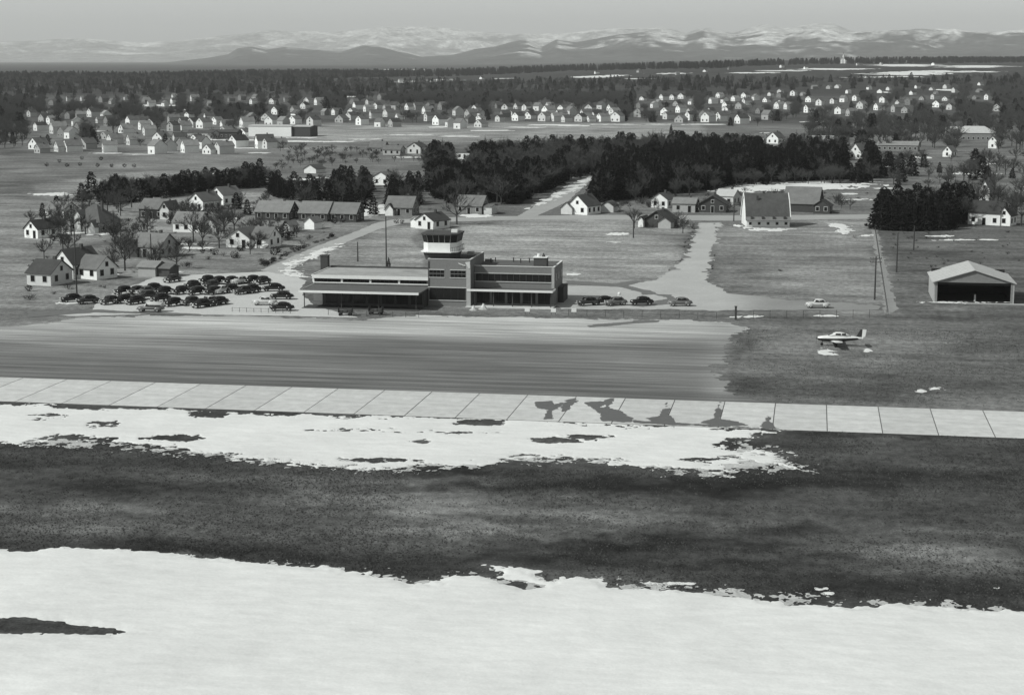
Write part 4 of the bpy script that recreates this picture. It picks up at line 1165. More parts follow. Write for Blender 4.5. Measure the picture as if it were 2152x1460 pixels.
def make_car(paint, kind='sedan'):
    r = empty('parked_car')
    pm = M[paint]
    if kind == 'wagon':
        body = [(-2.5, .7, .45, 1.0), (-2.45, .84, .38, 1.15), (-.5, .88, .36, 1.16), (.7, .86, .36, 1.16), (1.4, .72, .38, 1.1), (2.1, .58, .4, 1.02), (2.4, .45, .45, .9)]
        top = [(-2.42, .74, 1.75), (-2.3, .8, 1.86), (0, .8, 1.9), (.6, .76, 1.8), (.85, .7, 1.45), (1.0, .62, 1.12)]
    else:
        body = [(-2.45, .5, .48, .78), (-2.25, .72, .4, .98), (-1.6, .83, .36, 1.08), (-.5, .87, .34, 1.1), (.6, .86, .34, 1.1), (1.2, .74, .36, 1.07), (1.8, .58, .4, 1.02), (2.2, .48, .44, .95), (2.34, .32, .52, .84)]
        top = [(-1.85, .42, 1.08), (-1.45, .6, 1.36), (-.9, .68, 1.58), (-.2, .7, 1.64), (.4, .67, 1.58), (.75, .62, 1.36), (1.0, .56, 1.1)]
    b = MB().loft([ring(*q) for q in body]).build('body', pm, r, True)
    MB().loft([ring(x, w_, .92, zt, p=3.2) for x, w_, zt in top]).build('cabin', pm if kind != 'wagon' else M['carlight'], r, True)
    for sx in (1.48, -1.5):
        for sy in (-1, 1):
            MB().ellipsoid((sx, sy * .74, .56), (.66, .22, .42)).build('fender', pm, r, True)
            wmb = MB().tube((sx, sy * .66, .34), (sx, sy * .9, .34), .34, n=12)
            wh = wmb.build('wheel', M['tyre'], r)
            MB().tube((sx, sy * .9, .34), (sx, sy * .93, .34), .17, n=10).build('hubcap', M['chrome'], wh)
    for sy in (-1, 1):
        MB().ellipsoid((2.02, sy * .66, .82), (.14, .13, .13), 8, 5).build('headlight', M['chrome'], r, True)
        y0 = (.74 if kind != 'wagon' else .82)
        for (xa, xb) in ((-1.2, -.35), (-.25, .5)) if kind != 'wagon' else ((-2.2, -1.1), (-1.0, -.2), (-.1, .55)):
            zt = 1.46 if kind != 'wagon' else 1.68
            MB().hexa([(xa, sy * y0 - .03, 1.14), (xb + .1, sy * y0 - .03, 1.14), (xb + .1, sy * y0 + .0, 1.14), (xa, sy * y0 + .0, 1.14),
                       (xa + .15, sy * (y0 - .09) - .03, zt), (xb, sy * (y0 - .09) - .03, zt), (xb, sy * (y0 - .09), zt), (xa + .15, sy * (y0 - .09), zt)]).build('side_window', M['glass'], r)
    MB().hexa([(.98, -.5, 1.14), (1.02, -.5, 1.14), (1.02, .5, 1.14), (.98, .5, 1.14), (.68, -.46, 1.5), (.72, -.46, 1.5), (.72, .46, 1.5), (.68, .46, 1.5)]).build('windscreen', M['glass'], r)
    if kind != 'wagon':
        MB().hexa([(-1.76, -.34, 1.2), (-1.7, -.34, 1.2), (-1.7, .34, 1.2), (-1.76, .34, 1.2), (-1.36, -.36, 1.46), (-1.3, -.36, 1.46), (-1.3, .36, 1.46), (-1.36, .36, 1.46)]).build('rear_window', M['glass'], r)
    for sx in (2.42, -2.52):
        MB().box(sx - .05, sx + .05, -.78, .78, .44, .56).build('bumper', M['chrome'], r)
    MB().box(2.2, 2.37, -.22, .22, .55, .9).build('grille', M['chrome'], r)
    return r


PNAME = {'carblack': 'black', 'cardark': 'dark', 'cargrey': 'grey', 'carlight': 'cream'}
CARS = [
    ('back row of the car park', 'cars parked left of the terminal', [(362, 593, 'cardark', 215), (435, 595, 'carblack', 215), (459, 597, 'carblack', 215), (485, 597, 'carblack', 222), (503, 597, 'carlight', 215), (530, 595, 'carblack', 215), (551, 597, 'carblack', 215)]),
    ('middle rows of the car park', 'cars parked left of the terminal', [(259, 618, 'carblack', 210), (287, 618, 'cardark', 214), (305, 619, 'cargrey', 212), (321, 612, 'carblack', 206), (344, 619, 'carblack', 210), (380, 618, 'carblack', 210), (404, 606, 'carblack', 214), (414, 619, 'carblack', 208), (444, 606, 'cardark', 210), (447, 619, 'carblack', 208), (465, 617, 'carlight', 212), (484, 614, 'carblack', 210), (512, 618, 'cardark', 200), (528, 615, 'carblack', 200)]),
    ('front row of the car park', 'cars parked left of the terminal', [(231, 639, 'cardark', 208), (259, 637, 'carblack', 208), (284, 639, 'carblack', 210), (309, 628, 'cardark', 206), (337, 634, 'carblack', 205), (364, 643, 'carblack', 205), (401, 641, 'cardark', 208), (424, 646, 'carblack', 206), (439, 640, 'carlight', 212), (459, 641, 'carblack', 210), (150, 635, 'carblack', 200), (184, 638, 'cardark', 190)]),
    ('group beside the terminal canopy', 'cars beside the canopy', [(575, 612, 'carblack', 196), (592, 629, 'carblack', 190), (556, 641, 'carlight', 186), (592, 653, 'carblack', 185)]),
    ('row on the forecourt right of the terminal', 'cars on the forecourt', [(1235, 642, 'cardark', 205), (1268, 640, 'carblack', 205), (1293, 642, 'cargrey', 210), (1348, 641, 'carblack', 200), (1429, 643, 'cargrey', 188), (1718, 647, 'carlight', 186)]),
]
_cp = {}
for row, grp, lst in CARS:
    for n, (px, py, paint, hd) in enumerate(sorted(lst)):
        if paint not in _cp:
            _cp[paint] = make_car(paint); c = _cp[paint]
        else:
            c = copy_tree(_cp[paint])
        p = at(px, py)
        c.location = (p[0], p[1], .05)
        c.rotation_euler = (0, 0, math.radians(hd + (32 if 'left of' in grp else 0) + rng.uniform(-6, 6)))
        c.scale = (1.03, 1.08, 1.14)
        tag(c, f"{PNAME[paint]} rounded sedan, {ORD[n]} from left in the {row}", 'car', grp)
wg = make_car('cargrey', 'wagon')
wg.name = 'station_wagon'
p = at(316, 655)
wg.location = (p[0], p[1], .05); wg.rotation_euler = (0, 0, math.radians(184)); wg.scale = (1.1, 1.05, 1.05)
tag(wg, 'two-tone station wagon with pale roof at the front of the car park', 'car')


# ------------------------------------------------------------------ aeroplane
def plane():
    A = empty('light_aircraft')
    p = at(1762, 727)
    A.location = (p[0], p[1], 0); A.rotation_euler = (0, 0, math.radians(184))
    tag(A, 'small low-wing aircraft with white top and dark belly parked on grass', 'aircraft')
    st = [(3.75, .1, 1.3, 1.42), (3.55, .42, 1.0, 1.7), (2.6, .56, .82, 1.86), (1.6, .62, .76, 1.95), (.4, .64, .75, 2.0), (-1.0, .56, .84, 1.95), (-2.6, .34, 1.05, 1.82), (-4.0, .12, 1.25, 1.62), (-4.3, .04, 1.35, 1.5)]
    n = 16
    def half(up):
        R = []
        for x, w_, zb, zt in st:
            zc = (zb + zt) / 2 + .08
            pts = []
            for i in range(n // 2 + 1):
                a = math.pi * i / (n // 2)
                if not up: a = -a
                h = (zt - zc) if up else (zc - zb)
                pts.append((x, w_ * math.cos(a), zc + h * math.sin(a)))
            R.append(pts)
        return R
    for up, nm, mk in ((True, 'upper_fuselage', 'metalwhite'), (False, 'lower_fuselage', 'metaldark')):
        R = half(up); m = len(R[0]); mb = MB()
        vs_ = [q for r in R for q in r]; fs = []
        for k in range(len(R) - 1):
            for i in range(m - 1):
                f = (k * m + i, k * m + i + 1, (k + 1) * m + i + 1, (k + 1) * m + i)
                fs.append(f if not up else f[::-1])
        mb.add(vs_, fs); mb.build(nm, M[mk], A, True)
    cab = [(1.75, .5, 1.95), (1.3, .55, 2.2), (.5, .56, 2.5), (-.4, .54, 2.5), (-1.3, .46, 2.25), (-2.0, .34, 1.95)]
    cb = MB().loft([ring(x, w_, 1.75, zt, p=2.6) for x, w_, zt in cab]).build('cabin', M['metalwhite'], A, True)
    MB().hexa([(1.82, -.46, 1.95), (1.86, -.46, 1.95), (1.86, .46, 1.95), (1.82, .46, 1.95), (1.1, -.44, 2.36), (1.14, -.44, 2.36), (1.14, .44, 2.36), (1.1, .44, 2.36)]).build('windscreen', M['glass'], cb)
    for sy in (-1, 1):
        for xa, xb in ((-.3, .6), (-1.2, -.5)):
            MB().box(xa, xb, sy * .55 - .02, sy * .55 + .02, 2.02, 2.34).build('window', M['glass'], cb)
    def foil(rx, ry0, ry1, z0, z1, c0, c1, t0, t1):
        R = []
        for y, z, c, t in ((ry0, z0, c0, t0), (ry1, z1, c1, t1)):
            R.append([(rx + c * .5, y, z), (rx + c * .25, y, z + t), (rx - c * .1, y, z + t * .9), (rx - c * .5, y, z), (rx - c * .1, y, z - t * .4), (rx + c * .25, y, z - t * .5)])
        return MB().loft(R)
    for sy in (-1, 1):
        wg_ = foil(.4, sy * .5, sy * 5.0, .92, 1.42, 2.1, 1.3, .16, .08).build('wing', M['metalwhite'], A)
        foil(-3.7, sy * .1, sy * 1.9, 1.62, 1.66, 1.2, .75, .07, .04).build('tailplane', M['metalwhite'], A)
        MB().tube((.6, sy * 1.6, .32), (.6, sy * 1.6, 1.0), .07).build('gear_leg', M['metaldark'], A)
        MB().tube((.6, sy * 1.6 - .1, .34), (.6, sy * 1.6 + .1, .34), .32, n=12).build('wheel', M['tyre'], A)
    MB().tube((2.9, 0, .3), (2.8, 0, 1.0), .06).build('nose_leg', M['metaldark'], A)
    MB().tube((2.9, -.08, .3), (2.9, .08, .3), .27, n=12).build('wheel', M['tyre'], A)
    MB().hexa([(-4.0, -.05, 1.5), (-3.0, -.05, 1.7), (-3.0, .05, 1.7), (-4.0, .05, 1.5), (-4.1, -.03, 3.0), (-3.75, -.03, 3.0), (-3.75, .03, 3.0), (-4.1, .03, 3.0)]).build('fin', M['metaldark'], A)
    MB().hexa([(-4.62, -.04, 1.75), (-4.02, -.04, 1.6), (-4.02, .04, 1.6), (-4.62, .04, 1.75), (-4.8, -.03, 3.0), (-4.12, -.03, 3.05), (-4.12, .03, 3.05), (-4.8, .03, 3.0)]).build('rudder', M['white'], A)
    MB().tube((3.72, 0, 1.36), (3.98, 0, 1.36), .16, .03, n=10).build('spinner', M['metaldark'], A)
    pr = MB()
    for s_ in (-1, 1):
        pr.hexa([(3.84, -.07, 1.36), (3.87, .07, 1.36), (3.9, .07, 1.36), (3.87, -.07, 1.36), (3.85, -.05 + s_ * .25, 1.36 + s_ * .95), (3.86, .05 + s_ * .25, 1.36 + s_ * .95), (3.88, .05 + s_ * .25, 1.36 + s_ * .95), (3.87, -.05 + s_ * .25, 1.36 + s_ * .95)])
    pr.build('propeller', M['metaldark'], A)


plane()


# ------------------------------------------------------------------ poles, fences, carts, signs
def pole(px, py, h, label, arms=1, lean=0.0):
    p = at(px, py)
    o = empty('utility_pole', (p[0], p[1], 0))
    tag(o, label, 'pole')
    MB().tube((0, 0, -.3), (lean, 0, h), .19, .12, n=8).build('shaft', M['wood'], o)
    for k in range(arms):
        z = h - .5 - k * .8
        a = MB().box(lean - 1.2, lean + 1.2, -.16, -.13 + .1, z, z + .14).build('crossarm', M['wood'], o)
        for x in (-1.1, -.6, .6, 1.1):
            MB().tube((lean + x, -.1, z + .14), (lean + x, -.1, z + .34), .05, n=6).build('insulator', M['wood'], a)


pole(162, 630, 14.5, 'tallest utility pole, beside the car park at far left', 0)
pole(240, 506, 8.5, 'utility pole between the houses left of the shaded house', 1)
pole(812, 562, 12.5, 'thin tall pole rising behind the low terminal wing', 0)
pole(1838, 630, 9.2, 'utility pole with crossarm beside the right-hand track', 2)
pole(1884, 572, 9.5, 'dark utility pole on the grass left of the hangar', 0)
pole(1920, 526, 6.6, 'shorter dark pole below the dark pines at right', 0)
pole(318, 545, 6.5, 'short pole in front of the shaded house', 0)
pole(752, 550, 5.0, 'short thin post behind the terminal roof', 0)
pole(1331, 500, 5.5, 'short pole in the pale field left of the drive', 0)
pole(1542, 465, 5.5, 'short pole left of the curved barn', 0)


def fence(pts, h, step, label):
    W = [at(*q) for q in pts]
    o = empty('wire_fence', (W[0][0], W[0][1], 0))
    tag(o, label, 'fence')
    pm = MB().tube((0, 0, -.2), (0, 0, h), .05, n=5).mesh('post', M['wire'])
    for a, b in zip(W[:-1], W[1:]):
        L = float(np.linalg.norm(b[:2] - a[:2])); n = max(1, int(L / step))
        for k in range(n + 1):
            q = a + (b - a) * k / n
            po = link(bpy.data.objects.new('post', pm), o)
            po.location = (q[0] - W[0][0], q[1] - W[0][1], 0)
        for z in (.35, .8, h - .05):
            MB().tube((a[0] - W[0][0], a[1] - W[0][1], z), (b[0] - W[0][0], b[1] - W[0][1], z), .014, n=4).build('wire', M['wire'], o)


fence([(1195, 664), (1545, 671)], 1.3, 3.4, 'wire fence along the apron right of the terminal')
fence([(1548, 671), (1862, 668)], 1.7, 3.2, 'taller wire fence between the white car and the grass')
fence([(1866, 664), (1836, 466)], 1.4, 5.0, 'wire fence along the right-hand track')
fence([(690, 662), (880, 668)], 1.1, 2.4, 'low fence in front of the terminal canopy')
fence([(488, 655), (610, 659)], .9, 1.5, 'low rail beside the cars near the canopy')
gp = at(1546, 672)
o = empty('gate_post', (gp[0], gp[1], 0))
tag(o, 'thick dark gate post where the two wire fences meet', 'gate post')
MB().box(-.2, .2, -.2, .2, -.2, 2.6).build('shaft', M['wood'], o)
MB().box(-.28, .28, -.28, .28, 2.603, 2.7).build('cap', M['wood'], o)

for n, (px, py, nm) in enumerate(((1108, 660, 'left'), (1163, 661, 'middle'), (1206, 661, 'right'))):
    p = at(px, py)
    o = empty('notice_board', (p[0], p[1], 0))
    tag(o, f'small white notice board, {nm} of three on the terminal lawn', 'sign', 'white boards on the terminal lawn')
    MB().box(-.5, .5, -.05, .05, .5, 1.25).build('board', M['white'], o)
    for sx in (-.4, .4):
        MB().tube((sx, .08, -.1), (sx, .08, 1.2), .04, n=6).build('leg', M['wood'], o)


def cart(px, py, rz, label):
    p = at(px, py)
    o = empty('baggage_cart', (p[0], p[1], .02), rz)
    tag(o, label, 'cart', 'baggage carts by the canopy')
    MB().box(-1.4, 1.4, -.7, .7, .6, .72).build('deck', M['dark'], o)
    MB().box(-1.4, -1.32, -.7, .7, .723, 1.6).build('end_rail', M['dark'], o)
    MB().box(1.32, 1.4, -.7, .7, .723, 1.6).build('end_rail', M['dark'], o)
    for sx in (-.95, .95):
        for sy in (-.72, .72):
            MB().tube((sx, sy - .07, .32), (sx, sy + .07, .32), .32, n=12).build('wheel', M['tyre'], o)
    MB().tube((1.4, 0, .6), (2.3, 0, .35), .05, n=6).build('tow_bar', M['dark'], o)
    for k in range(3):
        MB().box(-1.2 + k * .85, -.5 + k * .85, -.5, .5, .723, 1.0 + .12 * k).build('crate', M['darkbrick' if k % 2 else 'dark'], o)


cart(726, 663, .1, 'dark baggage cart standing below the canopy shadow, left one')
cart(790, 661, -.05, 'dark loaded baggage cart below the canopy shadow, right one')
p = at(1301, 637)
o = empty('fuel_pump', (p[0], p[1], .03))
tag(o, 'tall white fuel pump between the cars on the forecourt', 'fuel pump')
MB().box(-.35, .35, -.3, .3, .1, 1.6).build('cabinet', M['white'], o)
MB().box(-.5, .5, -.45, .45, 0, .098).build('plinth', M['pale'], o)
MB().ellipsoid((0, 0, 1.95), (.34, .2, .34)).build('globe', M['white'], o, True)
MB().box(-.2, .2, -.34, -.303, 1.1, 1.4).build('dial', M['glass'], o)
MB().tube((.36, -.1, .5), (.5, -.1, 1.4), .05, n=6).build('hose', M['tyre'], o)
for px, py, s_, nm in ((995, 652, 1, 'beside the tower'), (1016, 650, 1.2, 'by the right terminal block')):
    p = at(px, py)
    o = empty('lawn_cone', (p[0], p[1], 0))
    tag(o, f'low pale concrete marker on the lawn {nm}', 'marker')
    MB().loft([[(1.0 * s_ * math.cos(a), .8 * s_ * math.sin(a), -.05) for a in np.linspace(0, 6.2832, 9)[:-1]], [(.5 * s_ * math.cos(a), .4 * s_ * math.sin(a), .35 * s_) for a in np.linspace(0, 6.2832, 9)[:-1]]]).build('base', M['pale'], o)
    MB().loft([[(.45 * s_ * math.cos(a), .36 * s_ * math.sin(a), .35 * s_) for a in np.linspace(0, 6.2832, 9)[:-1]], [(.12 * s_ * math.cos(a), .1 * s_ * math.sin(a), 1.0 * s_) for a in np.linspace(0, 6.2832, 9)[:-1]]]).build('cone', M['offwhite'], o)

# ------------------------------------------------------------------ trees
def bare_tree(seed, h=11.0):
    """returns (trunk mesh, crown mesh)"""
    r = random.Random(seed)
    tr = MB(); cr = MB()
    fork = h * r.uniform(.2, .32)
    tr.tube((0, 0, -.3), (0, 0, fork), .024 * h, .019 * h, n=6, caps=False)

    def twig(a, d, L, w_):
        s_ = d.cross(Vector((r.uniform(-1, 1), r.uniform(-1, 1), r.uniform(-1, 1)))).normalized() * w_
        b = a + d * L
        cr.add([a - s_, a + s_, b], [(0, 1, 2)])
        return b

    def bend(d, k):
        return (d + Vector((r.uniform(-k, k), r.uniform(-k, k), r.uniform(-k * .5, k)))).normalized()
    nl = r.randint(6, 8)
    for i in range(nl):
        a = 2 * math.pi * i / nl + r.uniform(-.4, .4)
        el = r.uniform(.5, 1.3) if i else 1.5
        d = Vector((math.cos(a) * math.cos(el), math.sin(a) * math.cos(el), math.sin(el)))
        p = Vector((0, 0, fork * r.uniform(.8, 1.0)))
        L = h * r.uniform(.3, .42)
        q = p + d * L
        tr.tube(p, q, .012 * h, .005 * h, n=4, caps=False)
        for j in range(6):
            t = r.uniform(.35, 1.0)
            a0 = p.lerp(q, t); d2 = bend(d, .8); L2 = h * r.uniform(.16, .3)
            b = a0 + d2 * L2
            tr.tube(a0, b, .0052 * h, .0022 * h, n=3, caps=False)
            for k in range(9):
                a1 = a0.lerp(b, r.uniform(.2, 1.0)); d3 = bend(d2, .9)
                e = twig(a1, d3, h * r.uniform(.08, .17), .0048 * h)
                for m_ in range(2):
                    twig(a1.lerp(e, r.uniform(.2, .8)), bend(d3, 1.1), h * r.uniform(.05, .1), .0036 * h)
    return tr.mesh('trunk', M['bark']), cr.mesh('crown', M['barkpale'])


def conifer(seed, h=12.0, wd=2.6, mk='needle', n=620, rounder=.8):
    r = random.Random(seed)
    tr = MB().tube((0, 0, -.3), (0, 0, h * .93), .018 * h, .004 * h, n=6, caps=False)
    cr = MB()
    for k in range(n):
        t = (r.random() ** 1.15) * .92 + .07
        rad = wd * (1 - t) ** rounder * (1 + .25 * math.sin(t * 40 + seed)) + .12
        a = r.uniform(0, 6.283)
        rr_ = rad * math.sqrt(r.uniform(.12, 1))
        c = Vector((rr_ * math.cos(a), rr_ * math.sin(a), h * t - .12 * rr_))
        s_ = h * r.uniform(.026, .05) * (1.15 - .5 * t)
        out = Vector((math.cos(a), math.sin(a), r.uniform(-.5, .25))).normalized()
        sd = Vector((-math.sin(a), math.cos(a), r.uniform(-.4, .4))).normalized()
        upv = out.cross(sd)
        cr.add([c - sd * s_ * .7 - out * s_ * .4, c + out * s_ * 1.4 - upv * s_ * .3, c + sd * s_ * .7 - out * s_ * .4], [(0, 1, 2)])
        cr.add([c - out * s_ * .5 + upv * s_ * .6, c + out * s_ + sd * s_ * .3, c - out * s_ * .3 - upv * s_ * .6], [(0, 1, 2)])
    return tr.mesh('trunk', M['bark']), cr.mesh('crown', M[mk])


def shrub(seed, h=1.6, mk='hedge'):
    r = random.Random(seed)
    tr = MB()
    for k in range(5):
        a = r.uniform(0, 6.28)
        tr.tube((0, 0, -.1), (.3 * h * math.cos(a), .3 * h * math.sin(a), .6 * h), .03 * h, .012 * h, n=4, caps=False)
    cr = MB()
    leafy = mk == 'needle'
    for k in range(110 if leafy else 0):
        v = Vector((r.gauss(0, 1), r.gauss(0, 1), r.gauss(0, 1))).normalized() * r.uniform(.3, 1) ** .5
        c = Vector((v.x * .6 * h, v.y * .6 * h, .5 * h + v.z * .5 * h))
        d = Vector((r.uniform(-1, 1), r.uniform(-1, 1), r.uniform(-1, 1))).normalized()
        e = d.orthogonal().normalized()
        s_ = .1 * h
        cr.add([c - d * s_, c + d * s_, c + e * s_ * 1.3], [(0, 1, 2)])
    for k in range(0 if leafy else 95):
        a = r.uniform(0, 6.28); q = r.uniform(0, .5)
        b0 = Vector((q * h * math.cos(a), q * h * math.sin(a), r.uniform(0, .35) * h))
        d = Vector((math.cos(a) * r.uniform(.1, .9) + r.uniform(-.4, .4), math.sin(a) * r.uniform(.1, .9) + r.uniform(-.4, .4), r.uniform(.3, 1))).normalized()
        sd = d.orthogonal().normalized() * h * .014
        cr.add([b0 - sd, b0 + sd, b0 + d * h * r.uniform(.3, .65)], [(0, 1, 2)])
    return tr.mesh('stem', M['bark']), cr.mesh('crown', M[mk])


BARE = [bare_tree(100 + k, 11) for k in range(4)]
CON = [conifer(200 + k, 12, 2.5 + .25 * k, 'needle' if k % 2 else 'needle2') for k in range(3)]
PINE = [conifer(220 + k, 12, 3.6, 'needle2' if k else 'needle', 900, .5) for k in range(3)]
SHR = [shrub(240 + k) for k in range(3)]
SHRD = [shrub(250 + k, 1.6, 'needle') for k in range(2)]


def tree(px, py, hpx, kind, label, cat='tree', group=None, k=None):
    p = at(px, py)
    h = hpx / px_per_m(p)
    src, base, nm = {'bare': (BARE, 11, 'bare_tree'), 'con': (CON, 12, 'spruce_tree'), 'pine': (PINE, 12, 'pine_tree'), 'shrub': (SHR, 1.6, 'shrub'), 'dshrub': (SHRD, 1.6, 'shrub')}[kind]
    a, b = src[rng.randrange(len(src)) if k is None else k % len(src)]
    o = empty(nm, (p[0], p[1], p[2]), rng.uniform(0, 6.28))
    s_ = h / base
    o.scale = (s_ * rng.uniform(.9, 1.1), s_ * rng.uniform(.9, 1.1), s_)
    tag(o, label, cat, group)
    link(bpy.data.objects.new(a.name.split('.')[0], a), o)
    link(bpy.data.objects.new('crown', b), o)
    return o


tree(193, 418, 58, 'pine', 'tall dark pine rising above the left hedge', k=0)
tree(172, 424, 40, 'pine', 'lower dark pine at the left foot of the tallest pine')
tree(214, 424, 42, 'pine', 'dark pine just right of the tallest left pine')
tree(120, 452, 42, 'pine', 'dark bushy tree left of the low pale house')
tree(90, 456, 30, 'pine', 'dark tree at the left edge beside the pale house')
tree(960, 472, 82, 'bare', 'big bare tree spreading behind the control tower')
tree(817, 566, 25, 'con', 'small spruce behind the low terminal wing')
tree(627, 527, 12, 'dshrub', 'dark bush at the roadside below the longest roof', 'shrub')
tree(600, 500, 36, 'pine', 'dark tree at the right end of the white L-shaped house')
tree(520, 452, 34, 'pine', 'dark tree left of the low dark house with long roof')
tree(497, 440, 36, 'pine', 'dark tree right of the upper white gabled house')
tree(545, 440, 30, 'bare', 'bare tree behind the low dark house')
tree(385, 452, 30, 'pine', 'dark tree in front of the lower white gabled house')
tree(370, 446, 26, 'pine', 'dark tree right of the grey roofed garden house')
tree(432, 470, 20, 'dshrub', 'round dark bush right of the three-window house', 'shrub')
tree(140, 505, 14, 'dshrub', 'low dark bush in front of the dormered house', 'shrub')
tree(165, 505, 12, 'dshrub', 'low dark bush right of the low bush by the dormered house', 'shrub')
tree(470, 538, 14, 'shrub', 'leafless bush left of the white L-shaped house', 'shrub')
tree(438, 546, 12, 'shrub', 'leafless bush on the lawn above the car park', 'shrub')
tree(530, 519, 8, 'dshrub', 'tiny dark bush under the wing window of the white L-shaped house', 'shrub')
tree(833, 470, 10, 'dshrub', 'dark bush at the inside of the road bend', 'shrub')
tree(845, 470, 9, 'dshrub', 'dark bush right of the bush at the road bend', 'shrub')
tree(905, 487, 9, 'shrub', 'brown bush before the columned porch house', 'shrub')
tree(935, 488, 10, 'shrub', 'brown bush between the porch house and the tower', 'shrub')
tree(1333, 480, 52, 'bare', 'bare tree left of the dark gabled bungalow')
tree(1435, 490, 42, 'bare', 'bare tree at the left verge of the drive')
tree(1425, 478, 40, 'bare', 'bare tree right of the dark gabled bungalow')
tree(1455, 480, 20, 'shrub', 'brown bush beside the top of the drive', 'shrub')
tree(1325, 228, 36, 'con', 'single dark spruce standing high in the far town', k=1)
tree(1410, 292, 30, 'con', 'dark spruce at the near edge of the mown strip')
tree(1640, 570, 8, 'shrub', 'small bush in the pale right-hand field', 'shrub')
tree(60, 612, 14, 'dshrub', 'dark bush at the left edge below the cut-off house', 'shrub')
tree(1795, 500, 10, 'shrub', 'small bush below the snow patch in the right field', 'shrub')
tr_list = sorted(((1862, 478, 82), (1884, 472, 90), (1905, 480, 84), (1925, 476, 92), (1946, 478, 88), (1962, 480, 78), (1984, 476, 94), (2005, 470, 86), (2022, 464, 84), (1872, 484, 60), (1895, 485, 64), (1918, 485, 62), (1940, 485, 66), (1975, 484, 62), (2035, 448, 62), (1998, 482, 50)))
for n, (px, py, hp) in enumerate(tr_list):
    tree(px, py, hp, 'pine', f'dark pine, {ORD[n]} from left in the clump above the hangar', group='pines above the hangar')
# hedge row behind the left houses
hx = np.linspace(228, 556, 26)
for n, x in enumerate(hx):
    y = 428 - (x - 228) * .118 + rng.uniform(-3, 3)
    o_ = tree(x, y, rng.uniform(34, 50), 'bare' if n % 3 == 1 else 'pine', f'{ORD[n]} tree from left in the dark row behind the left-hand houses', group='dark tree row behind the left houses')
    o_.scale = (o_.scale[0] * 1.45, o_.scale[1] * 1.45, o_.scale[2])
# low bushes in the left field
for n, (px, py) in enumerate(sorted(((98, 350), (141, 351), (168, 349), (205, 351), (235, 352), (262, 352), (282, 352), (125, 342), (172, 336), (212, 337)))):
    tree(px, py, 8, 'dshrub', f'low dark bush, {ORD[n]} from left in the open left field', 'shrub', 'bushes in the left field')
# garden trees
for n, (px, py, hp, kd) in enumerate(sorted(((705, 452, 44, 'pine'), (760, 440, 52, 'pine'), (785, 452, 40, 'pine'), (735, 430, 46, 'pine'), (690, 425, 50, 'pine'), (640, 425, 46, 'pine'), (610, 420, 44, 'pine'), (660, 410, 40, 'pine'), (825, 400, 34, 'pine'), (815, 395, 28, 'pine'), (580, 412, 48, 'pine'), (715, 408, 42, 'pine'), (770, 412, 40, 'pine'), (845, 420, 30, 'bare'), (875, 440, 46, 'bare')))):
    tree(px, py, hp, kd, f"{'bare' if kd == 'bare' else 'dark'} tree, {ORD[n]} from left in the gardens behind the longest roof", group='garden trees behind the longest roof')

# ---- woods that read as one mass
proto_col = bpy.data.collections.new('tree_prototypes')
PROT = []


def tuft(seed, v):
    r = random.Random(seed)
    mb = MB()
    for k in range(14):
        a = r.uniform(0, 6.28); d = r.uniform(0, .22); h = r.uniform(.18, .42)
        x, y = d * math.cos(a), d * math.sin(a)
        b = r.uniform(0, 6.28); wx, wy = .03 * math.cos(b), .03 * math.sin(b)
        mb.add([(x - wx, y - wy, -.02), (x + wx, y + wy, -.02), (x + r.uniform(-.15, .15), y + r.uniform(-.15, .15), h)], [(0, 1, 2)])
    return MB().mesh('stem', v), mb.mesh('crown', v)


M['straw'] = mat('dry_straw', .15, .95, .3, .5, spec=.05)
M['darkturf'] = mat('dark_wet_turf', .06, .95, .3, .5, spec=.05)
TUFT = [tuft(300, M['straw']), tuft(301, M['darkturf']), tuft(302, M['darkturf'])]
for i, (a, b) in enumerate(BARE + CON + PINE + SHR + SHRD + TUFT):
    mb = bpy.data.meshes.new('proto')
    va = np.array([v.co for v in a.vertices]).reshape(-1, 3); vb = np.array([v.co for v in b.vertices])
    fa = [tuple(q.vertices) for q in a.polygons]; fb = [tuple(x + len(va) for x in q.vertices) for q in b.polygons]
    mb.from_pydata(np.vstack([va, vb]).tolist(), [], fa + fb)
    mb.materials.append(a.materials[0]); mb.materials.append(b.materials[0])
    mb.polygons.foreach_set('material_index', [0] * len(fa) + [1] * len(fb))
    mb.update()
    ob = bpy.data.objects.new('t%02d_proto' % i, mb)
    proto_col.objects.link(ob)
    PROT.append(ob)
ng = bpy.data.node_groups.new('wood_scatter', 'GeometryNodeTree')
ng.interface.new_socket('Geometry', in_out='INPUT', socket_type='NodeSocketGeometry')
ng.interface.new_socket('Geometry', in_out='OUTPUT', socket_type='NodeSocketGeometry')
gi = ng.nodes.new('NodeGroupInput'); go_ = ng.nodes.new('NodeGroupOutput')
ci = ng.nodes.new('GeometryNodeCollectionInfo')
ci.inputs['Collection'].default_value = proto_col
ci.inputs['Separate Children'].default_value = True
ci.inputs['Reset Children'].default_value = True
ip = ng.nodes.new('GeometryNodeInstanceOnPoints')
ip.inputs['Pick Instance'].default_value = True


def named(nm, typ):
    n_ = ng.nodes.new('GeometryNodeInputNamedAttribute')
    n_.data_type = typ
    n_.inputs['Name'].default_value = nm
    return n_.outputs[0]


ng.links.new(gi.outputs[0], ip.inputs['Points'])
ng.links.new(ci.outputs[0], ip.inputs['Instance'])
ng.links.new(named('idx', 'INT'), ip.inputs['Instance Index'])
ng.links.new(named('rot', 'FLOAT_VECTOR'), ip.inputs['Rotation'])
ng.links.new(named('scl', 'FLOAT_VECTOR'), ip.inputs['Scale'])
ng.links.new(ip.outputs[0], go_.inputs[0])


